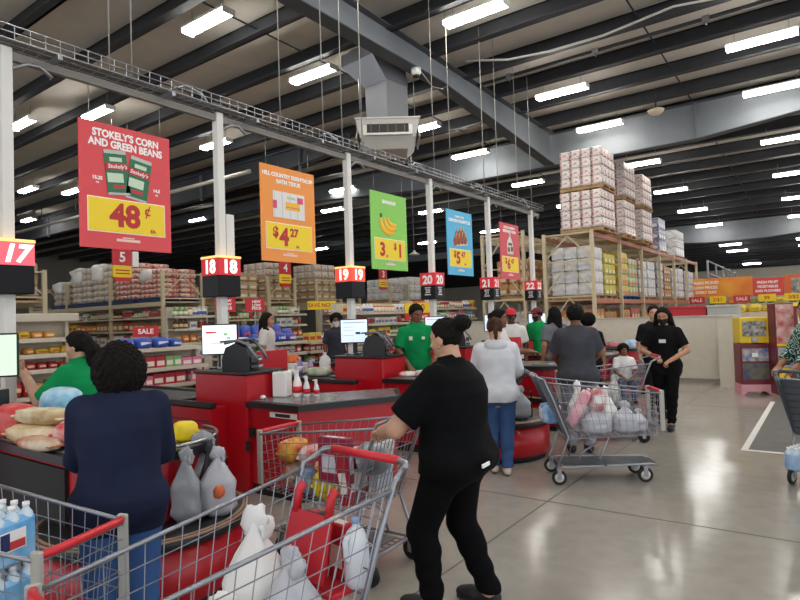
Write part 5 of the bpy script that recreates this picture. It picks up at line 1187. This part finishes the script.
def fill(where, p0, p1, pal, z, hmax, wr=(.12, .2), dep=.2):
    """a row of goods from p0 to p1 (x, y) at height z"""
    a, b = Vector(p0), Vector(p1); L = (b-a).length; d = (b-a)/L; ang = math.atan2(d.y, d.x); u = 0.02
    while u < L-wr[0]:
        kind, cn, c1, c2 = rs.choice(PAL[pal]); run = rs.randint(1, 3); w_ = round(rs.uniform(*wr), 2); h = round(hmax*rs.choice((.7, .82, .95)), 2)
        if kind in ('bottle', 'can'): w_ = round(min(w_, .15), 2)
        for _ in range(run):
            if u+w_ > L: break
            p = a+d*(u+w_/2)
            o = link(kind, good_mesh(kind, c1, c2, (w_*.95, dep if kind not in ('bottle', 'can') else w_*.95, h)), None, (p.x, p.y, z), ang)
            tag(o, '%s %s on the %s' % (cn, kind.replace('_', ' '), where), kind.replace('_', ' '), '%s %ss on the %s' % (cn, kind.replace('_', ' '), where)); u += w_
        if rs.random() < .05: u += .1
def gondola(label, x, y0, y1, levels, depth, top, header=None, back=True, end=True):
    """shelf unit along Y facing +X with its back at x"""
    t = thing('shelf_unit', label, 'shelf', (x, (y0+y1)/2, 0)); L = y1-y0
    MB().bb(-.06, 0, -L/2, L/2, 0, top).build('back_panel', SHELFC, t)
    for i, z in enumerate(levels): MB().bb(0, depth, -L/2, L/2, z-.035, z).bb(depth, depth+.012, -L/2, L/2, z-.05, z+.012).build('shelf_board', SHELFC, t)
    MB().bb(0, depth, -L/2, L/2, 0, .12).build('base_panel', SHELFC, t)
    if end:
        for s in (-1, 1): MB().bb(-.06, depth*.25, s*L/2-.02, s*L/2+.02, 0, top).build('side_panel', SHELFC, t)
    if header: MB().bb(-.02, depth*.9, -L/2-.05, L/2+.05, top, top+header, b=.01).build('header', SHELFC, t)
    return t
gondola('cream shelf unit of yellow snacks at the left edge, with a header board', -9.7, 2.4, 4.35, [.35, .72, 1.10, 1.32, 1.55], .45, 1.80, .12)
for i, (z, p) in enumerate([(.35, 'mix'), (.72, 'snack'), (1.10, 'snack'), (1.32, 'yellow'), (1.55, 'yellow')]): fill('%s shelf of the left edge snack unit' % ordn[i].replace('nearest', 'lowest'), (-9.45, 2.45), (-9.45, 4.3), p, z, .13 if z > 1 else .25)
gondola('low white shelf unit of candy behind the navy sweatshirt', -9.2, 4.7, 6.32, [.45, .72, 1.0, 1.32], .42, 1.33, None)
for i, (z, p) in enumerate([(.45, 'mix'), (.72, 'candy'), (1.0, 'candy')]): fill('%s shelf of the low candy unit' % ['bottom', 'middle', 'upper'][i], (-8.95, 4.75), (-8.95, 6.27), p, z, .2)
fill('top of the low candy unit', (-8.98, 4.75), (-8.98, 5.9), 'blue', 1.32, .22, (.22, .34), .3)
gondola('display table unit of blue packs behind the lane 18 terminal', -9.4, 6.75, 8.75, [.5, .8, 1.05, 1.28], .6, 1.28, None)
for i, (z, p) in enumerate([(.5, 'mix'), (.8, 'candy'), (1.05, 'mix')]): fill('%s shelf of the blue pack display' % ['bottom', 'middle', 'upper'][i], (-9.0, 6.8), (-9.0, 8.7), p, z, .2)
fill('front row on top of the blue pack display', (-8.95, 6.8), (-8.95, 8.7), 'blue', 1.28, .2, (.24, .34), .25)
fill('back row on top of the blue pack display', (-9.2, 6.8), (-9.2, 8.7), 'blue', 1.30, .36, (.24, .34), .2)
gondola('pale display unit of packaged food right of the blue packs', -9.4, 8.85, 10.9, [.5, .8, 1.05, 1.24], .6, 1.24, None)
for i, (z, p) in enumerate([(.5, 'mix'), (.8, 'candy'), (1.05, 'mix'), (1.24, 'mix')]): fill('%s of the pale food display' % ['bottom shelf', 'middle shelf', 'upper shelf', 'top'][i], (-9.0, 8.9), (-9.0, 10.85), p, z, .2)
gondola('cream shelf unit of mixed goods between the lane 19 and 20 poles', -10.2, 11.1, 14.2, [.5, .9, 1.25, 1.55, 1.85], .5, 2.1, None)
for i, z in enumerate([.5, .9, 1.25, 1.55, 1.85]): fill('%s shelf of the mixed goods unit' % ordn[i].replace('nearest', 'lowest'), (-9.85, 11.15), (-9.85, 14.15), ['mix', 'can', 'mix', 'can', 'mix'][i], z, .24)
gondola('cream shelf unit of white packs behind the blue drumstick sign', -10.6, 14.6, 18.4, [.5, .9, 1.25, 1.6, 1.95], .5, 2.2, None)
for i, z in enumerate([.5, .9, 1.25, 1.6, 1.95]): fill('%s shelf of the unit behind the drumstick sign' % ordn[i].replace('nearest', 'lowest'), (-10.2, 14.65), (-10.2, 18.35), ['mix', 'candy', 'mix', 'candy', 'mix'][i], z, .28)
# aisle shelving below the racks: goods along the long side of each rack and on its end
for ri, (ya, yb, nm) in enumerate([(4.9, 6.1, 'leftmost aisle rack'), (9.06, 10.3, 'corn sign rack')]):
    t = thing('shelf_unit', 'cream aisle shelving under the '+nm, 'shelf', (XE-4, ya, 0))
    for z in (.35, .75, 1.15, 1.55, 1.92): MB().bb(-4.1, 4.0, -.02, .5, z-.04, z).build('shelf_board', SHELFC, t)
    MB().bb(-4.1, 4., .5, .54, 0, 2.2).build('back_panel', SHELFC, t)
    for i, z in enumerate((.35, .75, 1.15, 1.55, 1.92)): fill('%s shelf under the %s' % (ordn[i].replace('nearest', 'lowest'), nm), (XE-8.0, ya+.12), (XE-.1, ya+.12), ['can', 'snack', 'can', 'snack', 'can'][i], z, .3 if z < 1.9 else .24, (.2, .34))
for ri, (ya, yb, nm) in enumerate([(9.06, 10.3, 'corn sign rack'), (12.77, 13.9, 'fourth aisle rack'), (14.95, 16.2, 'rack right of the fourth aisle'), (19.2, 20.5, 'third aisle rack')]):
    gondola('cream end shelves of the '+nm, XE+.08, ya, yb, [.4, .8, 1.2, 1.58, 1.92], .45, 2.18, None)
    for i, z in enumerate((.4, .8, 1.2, 1.58, 1.92)): fill('%s end shelf of the %s' % (ordn[i].replace('nearest', 'lowest'), nm), (XE+.33, ya+.05), (XE+.33, yb-.05), ['mix', 'can', 'snack', 'can', 'mix'][i], z, .28, (.18, .3))
fill('floor shelf under the big brown carton load', (cx(0)+.45, 11.3), (cx(0)+.45, 12.5), 'snack', 1.3, .3); fill('upper shelf under the big brown carton load', (cx(0)+.45, 11.3), (cx(0)+.45, 12.5), 'can', 1.8, .3)
for z, p in ((.8, 'mix'), (1.3, 'can'), (1.8, 'mix')): fill('%s board of the shelving right of the third aisle' % {.8: 'lowest', 1.3: 'middle', 1.8: 'top'}[z], (cx(0)+.45, 20.85), (cx(0)+.45, 23.3), p, z, .34, (.18, .3))
# aisle markers
for n, y in ((5, 7.67), (4, 13.03), (3, 18.12)):
    t = thing('aisle_marker', 'red and yellow hanging aisle marker reading %d, ' % n + {5: 'under the corn sign', 4: 'under the orange sign', 3: 'under the banana sign'}[n], 'aisle sign', (-14, y, 2.78), R(90))
    MB().bb(-.24, .24, -.03, .03, .42, .80, b=.006).build('number_panel', REDSIGN, t); MB().bb(-.24, .24, -.03, .03, .12, .41, b=.006).build('goods_panel', YEL, t)
    MB().prism([(-.24, .12), (-.17, .02), (.17, .02), (.24, .12)], -.03, .03, 0, Matrix.Rotation(R(90), 4, 'X')).build('lower_tab', REDSIGN, t)
    text(str(n), .34, (0, -.032, .61), TWHITE, t, 'number', .008)
    for z in (.20, .28): MB().bb(-.18, .18, -.032, -.03, z, z+.03).build('text_line', TRED, t)
    for x in (-.2, .2): MB().tube([(x, 0, .8), (x, 0, 4.0)], .006, 4).build('hanging_wire', STEEL, t)
    if n == 5: MB().bb(.26, .42, -.03, .03, .40, .78, b=.006).build('side_panel', TWHITE, t)
# red and yellow shelf signs
def shelf_sign(label, x, y, z, w, h, face, lines, post=True, yaw=60):
    t = thing('sale_sign', label, 'sign', (x, y, 0), R(yaw))
    MB().bb(-w/2, w/2, -.012, .012, z, z+h, b=.004).build('panel', face, t)
    if post: MB().bb(-.015, .015, -.01, .01, 0, z).build('post', STEEL, t); MB().bb(-.15, .15, -.12, .12, 0, .015).build('foot', STEEL, t)
    for s, dx, dz, sz, m in lines: text(s, sz, (dx, -.0135, z+dz), m, t, 'lettering', .003)
    return t
shelf_sign('red sale sign left of the lane 18 pole', -10.4, 7.95, 1.93, .42, .32, REDSIGN, [('NEW', .03, .24, .08, TWHITE), ('LOW', .03, .16, .08, TWHITE), ('PRICE', .03, .08, .08, TWHITE)])
shelf_sign('red sale sign right of the lane 18 pole', -10.4, 8.75, 1.93, .42, .30, REDSIGN, [('NEW', .03, .22, .08, TWHITE), ('LOW', .03, .14, .08, TWHITE), ('PRICE', .03, .07, .08, TWHITE)])
shelf_sign('red box sign over the blue packs of the candy unit', -9.75, 5.75, 1.50, .42, .18, REDSIGN, [('SALE', 0, .09, .12, TWHITE)])
shelf_sign('long yellow sign left of the lane 19 light', -12.6, 13.2, 2.02, .9, .26, YEL, [('SAVE NOW', 0, .13, .17, TRED)])
shelf_sign('yellow and red price sign behind the lane 19 cashier', -8.0, 11.7, 1.62, .72, .42, REDSIGN, [('$10', 0, .29, .22, TRED), ('EVERY DAY', 0, .07, .09, TWHITE)])
for o in [q for q in bpy.data.objects if q.get('label') == 'yellow and red price sign behind the lane 19 cashier']: MB().bb(-.36, .36, -.0128, -.0122, 1.62+.17, 1.62+.41).build('price_panel', YEL, o)
shelf_sign('yellow poster at the left edge under the lane 17 light', -10.6, 3.2, 1.95, .9, .42, YEL, [('SNACKS', 0, .22, .2, TRED)])

# ------------------------------------------------------------------ right side: banner, produce, machines
t = thing('banner', 'long orange and red department banner over the far produce area', 'banner', (0, 30.2, 0))
MB().bb(-5.6, -2.75, -.04, .04, 2.12, 3.02, b=.01).build('orange_panel', mat('banner_orange', 'e39a2c', .5, noise_amt=.25, noise_scale=1.2, col2='d96f2a'), t)
MB().prism([(-2.74, -.04), (-1.62, .5), (-1.62, .58), (-2.74, .04)], 2.12, 2.92).build('red_panel', mat('banner_red', 'cc3a28', .5), t)
MB().bb(-1.6, 1.5, .5, .58, 2.05, 3.0, b=.01).build('end_panel', mat('banner_end', 'd8602c', .5), t); MB().bb(-1.35, -.55, .47, .5, 2.2, 2.85).build('picture', mat('banner_picture', 'b9b4a6', .6, noise_amt=.7, noise_scale=5, col2='6a6a62'), t)
for i, s in enumerate(['FRESH PICKED', 'LOW PRICES', 'EVERY DAY']): text(s, .17, (-4.6, -.045, 2.82-.22*i), TWHITE, t, 'lettering', .004)
tx = [text(s, .15, (-2.2, .20, 2.72-.19*i), TWHITE, t, 'lettering', .004, rz=25.7) for i, s in enumerate(['FRESH FRUIT', 'VEGETABLES', 'AND FLOWERS'])]
for y, x0, x1, lab in [(29.2, -4.4, 1.5, 'long produce stand below the far banner'), (20.5, -3.6, 1.2, 'nearer produce stand at the right')]:
    t = thing('produce_stand', lab, 'produce stand', (0, y, 0))
    for z, d in ((1.1, -.5), (1.45, -.2), (1.8, .1)) if y > 25 else ((.8, -.4), (1.15, -.1), (1.5, .2)):
        MB().bb(x0, x1, d-.25, d+.25, z-.3, z).build('step', mat('stand_cream', 'c9c1ad', .6), t)
    MB().bb(x0, x1, -.7, .4, 0, .75).build('base', mat('stand_base', '6b655a', .6), t)
    for i, (z, d) in enumerate(((1.1, -.5), (1.45, -.2), (1.8, .1)) if y > 25 else ((.8, -.4), (1.15, -.1), (1.5, .2))): fill('%s step of the %s' % (['lowest', 'middle', 'top'][i], lab), (x0, y+d), (x1, y+d), 'prod', z, .26, (.3, .42), .3)
for i, (x, c, s) in enumerate([(-4.7, REDSIGN, 'SALE'), (-3.9, YEL, '2/$1'), (-3.0, REDSIGN, 'SALE'), (-2.1, YEL, '99'), (-1.2, YEL, '3/$2'), (-.4, REDSIGN, 'SALE')]):
    shelf_sign('%s card sign %s from the left above the produce' % ('red' if c is REDSIGN else 'yellow', ordn[i].replace('nearest', 'first')), x, 28.4, 1.86, .62, .30, c, [(s, 0, .15, .2, TWHITE if c is REDSIGN else TRED)], True, 0)
# capsule toy machine
MY = mat('machine_yellow', 'e0c020', .4); PINK = mat('machine_pink', 'd99aa4', .5)
t = thing('toy_machine', 'yellow topped toy vending machine on pink feet against the low wall end', 'vending machine', (-1.28, 13.2, 0), R(22))
MB().bb(-.25, .25, -.22, .22, .98, 1.47, b=.012).build('top_cabinet', MY, t); MB().bb(-.20, .20, -.235, -.22, 1.12, 1.40).build('display_window', mat('display_dark', '3a3a30', .2, noise_amt=.7, noise_scale=14, col2='b8b0a0'), t)
MB().bb(-.05, .05, -.25, -.22, 1.0, 1.1, b=.008).build('coin_box', STEEL, t)
MB().bb(-.25, .25, -.22, .22, .20, .97, b=.01).build('lower_cabinet', mat('machine_maroon', '6d1f28', .4), t)
MB().bb(-.22, .22, -.23, -.22, .64, .88).build('blue_picture', mat('pic_blue', '3f6cab', .4, noise_amt=.8, noise_scale=9, col2='c8b49a'), t); MB().bb(-.06, .04, -.238, -.23, .72, .80).build('white_tag', TWHITE, t)
MB().bb(-.22, .22, -.23, -.22, .30, .60).build('brown_picture', mat('pic_brown', '6f6a4a', .4, noise_amt=.8, noise_scale=8, col2='3a4a6a'), t)
MB().prism([(-.26, .0), (-.22, .0), (-.16, .07), (.16, .07), (.22, 0), (.26, 0), (.26, .20), (-.26, .20)], -.23, .23, 0, Matrix.Rotation(R(90), 4, 'X')).build('feet_skirt', PINK, t)
t = thing('toy_machine', 'second narrow machine with a red and white poster, right of the yellow topped one', 'vending machine', (-.72, 12.95, 0), R(20))
MB().bb(-.2, .2, -.2, .2, .05, 1.72, b=.01).build('cabinet', mat('machine_maroon', '6d1f28', .4), t); MB().bb(-.18, .18, -.21, -.2, 1.0, 1.7).build('poster', mat('poster_mix', 'd8d0c4', .5, noise_amt=.8, noise_scale=5, col2='b9303a'), t); MB().bb(.06, .15, -.218, -.21, 1.12, 1.24).build('white_tag', TWHITE, t); MB().bb(-.18, .18, -.208, -.2, .94, .99).bb(-.17, .0, -.215, -.2, .2, .55).build('yellow_strip', YEL, t)
MB().bb(-.17, .17, -.21, -.2, .56, .92).build('picture', mat('poster_pale', 'd6d2cc', .5, noise_amt=.7, noise_scale=7, col2='5a6a8a'), t)
t = thing('notice_board', 'maroon framed notice board stand at the right edge', 'notice board', (-.18, 12.55, 0), R(10))
MB().bb(-.36, .36, -.03, .03, .55, 1.66, b=.01).build('frame', mat('machine_maroon', '6d1f28', .4), t); MB().bb(-.31, .31, -.036, -.03, .62, 1.60).build('paper', mat('paper_notes', 'e0dcd2', .6, noise_amt=.6, noise_scale=7, col2='c9a04a'), t)
for x in (-.3, .3): MB().bb(x-.03, x+.03, -.03, .03, 0, .55).bb(x-.03, x+.03, -.2, .2, 0, .03).build('leg', DKSTEEL, t)
MB().bb(-.36, .36, -.035, .035, 1.66, 1.72).build('yellow_cap', YEL, t)
# floor mat with white outline at the right
k = 200
for a in [(-.93, -.86, 8.0, 12.2), (-.93, 2.2, 7.95, 8.02)]: k += 1; struct(MB().bb(*a, .0006, .002).build('trim_%d' % k, mat('line_white', 'd9d6cf', .6)))
k += 1; struct(MB().bb(-.86, 2.2, 8.02, 12.2, .0004, .0012).build('trim_%d' % k, mat('mat_grey', '66645f', .75, noise_amt=.15, noise_scale=6)))

# ------------------------------------------------------------------ air duct, cameras, pipes under the roof
t = thing('air_duct', 'boxy grey air duct with a flared outlet hanging by the long girder', 'air duct', (-7.05, 9.44, 0), R(37))
def frustum(mb, a, za, b, zb, ca=(0, 0), cb=(0, 0), m=0):
    vs = [(ca[0]+sx*a[0], ca[1]+sy*a[1], za) for sx, sy in ((-1, -1), (1, -1), (1, 1), (-1, 1))]+[(cb[0]+sx*b[0], cb[1]+sy*b[1], zb) for sx, sy in ((-1, -1), (1, -1), (1, 1), (-1, 1))]
    return mb.add(vs, [(3, 2, 1, 0), (4, 5, 6, 7), (0, 1, 5, 4), (1, 2, 6, 5), (2, 3, 7, 6), (3, 0, 4, 7)], m)
DUCT = mat('duct_metal', '85868a', .4, .55); M45 = Matrix.Rotation(R(45), 4, 'Z')
mb = MB(); frustum(mb, (.30, .30), 5.53, (.30, .30), 6.34); [mb.v.__setitem__(i, tuple(M45 @ Vector(mb.v[i]))) for i in range(8)]; mb.build('drop_duct', DUCT, t)
mb = MB(); frustum(mb, (.31, .31), 6.34, (.46, .46), 6.85, cb=(-.04, .32)); frustum(mb, (.46, .46), 6.85, (.46, .46), 7.1, ca=(-.04, .32), cb=(-.04, .32)); [mb.v.__setitem__(i, tuple(M45 @ Vector(mb.v[i]))) for i in range(16)]; mb.build('upper_transition', DUCT, t)
mb = MB(); frustum(mb, (.38, .38), 4.98, (.54, .54), 5.17); frustum(mb, (.54, .54), 5.17, (.61, .61), 5.50); frustum(mb, (.63, .63), 5.50, (.63, .63), 5.53); mb.build('outlet_hood', mat('duct_outlet', 'bdb9b0', .5), t)
for q in range(4):
    Mq = Matrix.Rotation(R(90*q), 4, 'Z') @ Matrix.Translation((0, -.572, 5.335)) @ Matrix.Rotation(R(-12), 4, 'X')
    g = MB().box((0, -.015, 0), (.94, .02, .31), 0, M=Mq).build('grille', mat('grille_frame', 'cfccc4', .5), t)
    l = MB().box((0, -.028, 0), (.80, .01, .22), 0, M=Mq)
    l.build('grille_opening', mat('grille_dark', '35312d', .8), g); l = MB()
    for i in range(5): l.box((-.32+.16*i, -.036, 0), (.012, .012, .22), 0, M=Mq)
    l.build('louvre', mat('louvre_brown', '6d655c', .6), g)
for sx in (-1, 1): MB().tube([(sx*.55, 0, 5.62), (sx*.55, 0, 7.1)], .008, 4).build('hanging_rod', STEEL, t)
t = thing('security_camera', 'white dome camera on the underside of the long girder', 'camera', (-6.42, 9.6, 6.50)); MB().lathe([(0, -.04), (.07, -.03), (.10, .02), (.10, .10), (0, .10)], n=16).build('housing', WHITE, t); MB().blob((0, 0, -.04), (.13, .13, .10), amp=0).build('dome', BLACK, t); MB().tube([(.05, .1, .06), (.05, .5, -.12), (.05, .9, -.05), (.05, 1.1, .08)], .012, 5).build('cable', STEEL, t)
t = thing('dome_fixture', 'round cream dome fixture under the deep cross beam', 'fixture', (-3.3, 15.6, 6.62)); MB().lathe([(0, -.10), (.10, -.09), (.17, -.04), (.2, .02), (.12, .06), (0, .06)], n=20).build('shade', mat('dome_cream', 'c9b99a', .5), t); MB().tube([(0, 0, .06), (0, 0, .45)], .02, 6).build('stem', DKSTEEL, t)
t = thing('sprinkler_pipe', 'dark sprinkler pipe running along the roof right of the long girder', 'pipe', (0, 11.9, 6.93)); MB().tube([(-6.3, 0, 0), (7, .0, 0)], .035, 8).build('main_pipe', DKSTEEL, t)
for x in (-5.5, -3.6, -1.6): MB().bb(x-.06, x+.06, -.045, .045, -.045, .045).tube([(x, 0, -.04), (x, 0, -.12)], .015, 6).build('sprinkler_head', STEEL, t)
t = thing('cable_loop', 'pale sagging cable strung under the roof right of the long girder', 'cable', (0, 0, 0)); MB().tube([(-5.9, 10.7, 6.98), (-5.0, 10.8, 6.78), (-4.2, 10.9, 6.74), (-3.2, 11.1, 6.82), (-2.0, 11.2, 7.0), (-.9, 11.3, 6.9), (.5, 11.3, 6.95)], .022, 6).build('cable', mat('cable_pale', 'b9b6ae', .5), t)
t = thing('pendant', 'bell shaped pendant hanging on a long rod between the green and blue signs', 'pendant', (-9.2, 13.35, 3.40)); MB().lathe([(0, .14), (.03, .13), (.05, .08), (.15, .02), (.16, 0), (.0, .015)], n=18).build('bell', mat('pendant_grey', '8a8a86', .4), t); MB().tube([(0, 0, .13), (0, 0, ROOF(13.35)+.2-3.40)], .010, 5).build('rod', STEEL, t)
t = thing('pipe_run', 'long pale pipe run with drop rods far left under the roof', 'pipe', (0, 0, 0)); MB().tube([(-30, 11.3, 6.1), (-13.5, 11.3, 6.1)], .06, 8).build('main_pipe', mat('pipe_pale', 'a59f92', .5), t)
for x in (-27, -24, -21, -18, -15): MB().tube([(x, 11.3, 6.1), (x, 11.3, 7.0)], .015, 5).build('drop_rod', DKSTEEL, t)
t = thing('wall_ladder_frame', 'long galvanised rail frame rising behind the far end of the rack top', 'rail', (-4.6, 31.0, 0))
for z in (3.3, 3.9): MB().tube([(0, 0, z), (0, 10, z-.2)], .04, 6).build('rail', STEEL, t)
for y in (0, 2.5, 5, 7.5, 10): MB().bb(-.04, .04, y-.04, y+.04, 0, 3.9).build('post', STEEL, t)
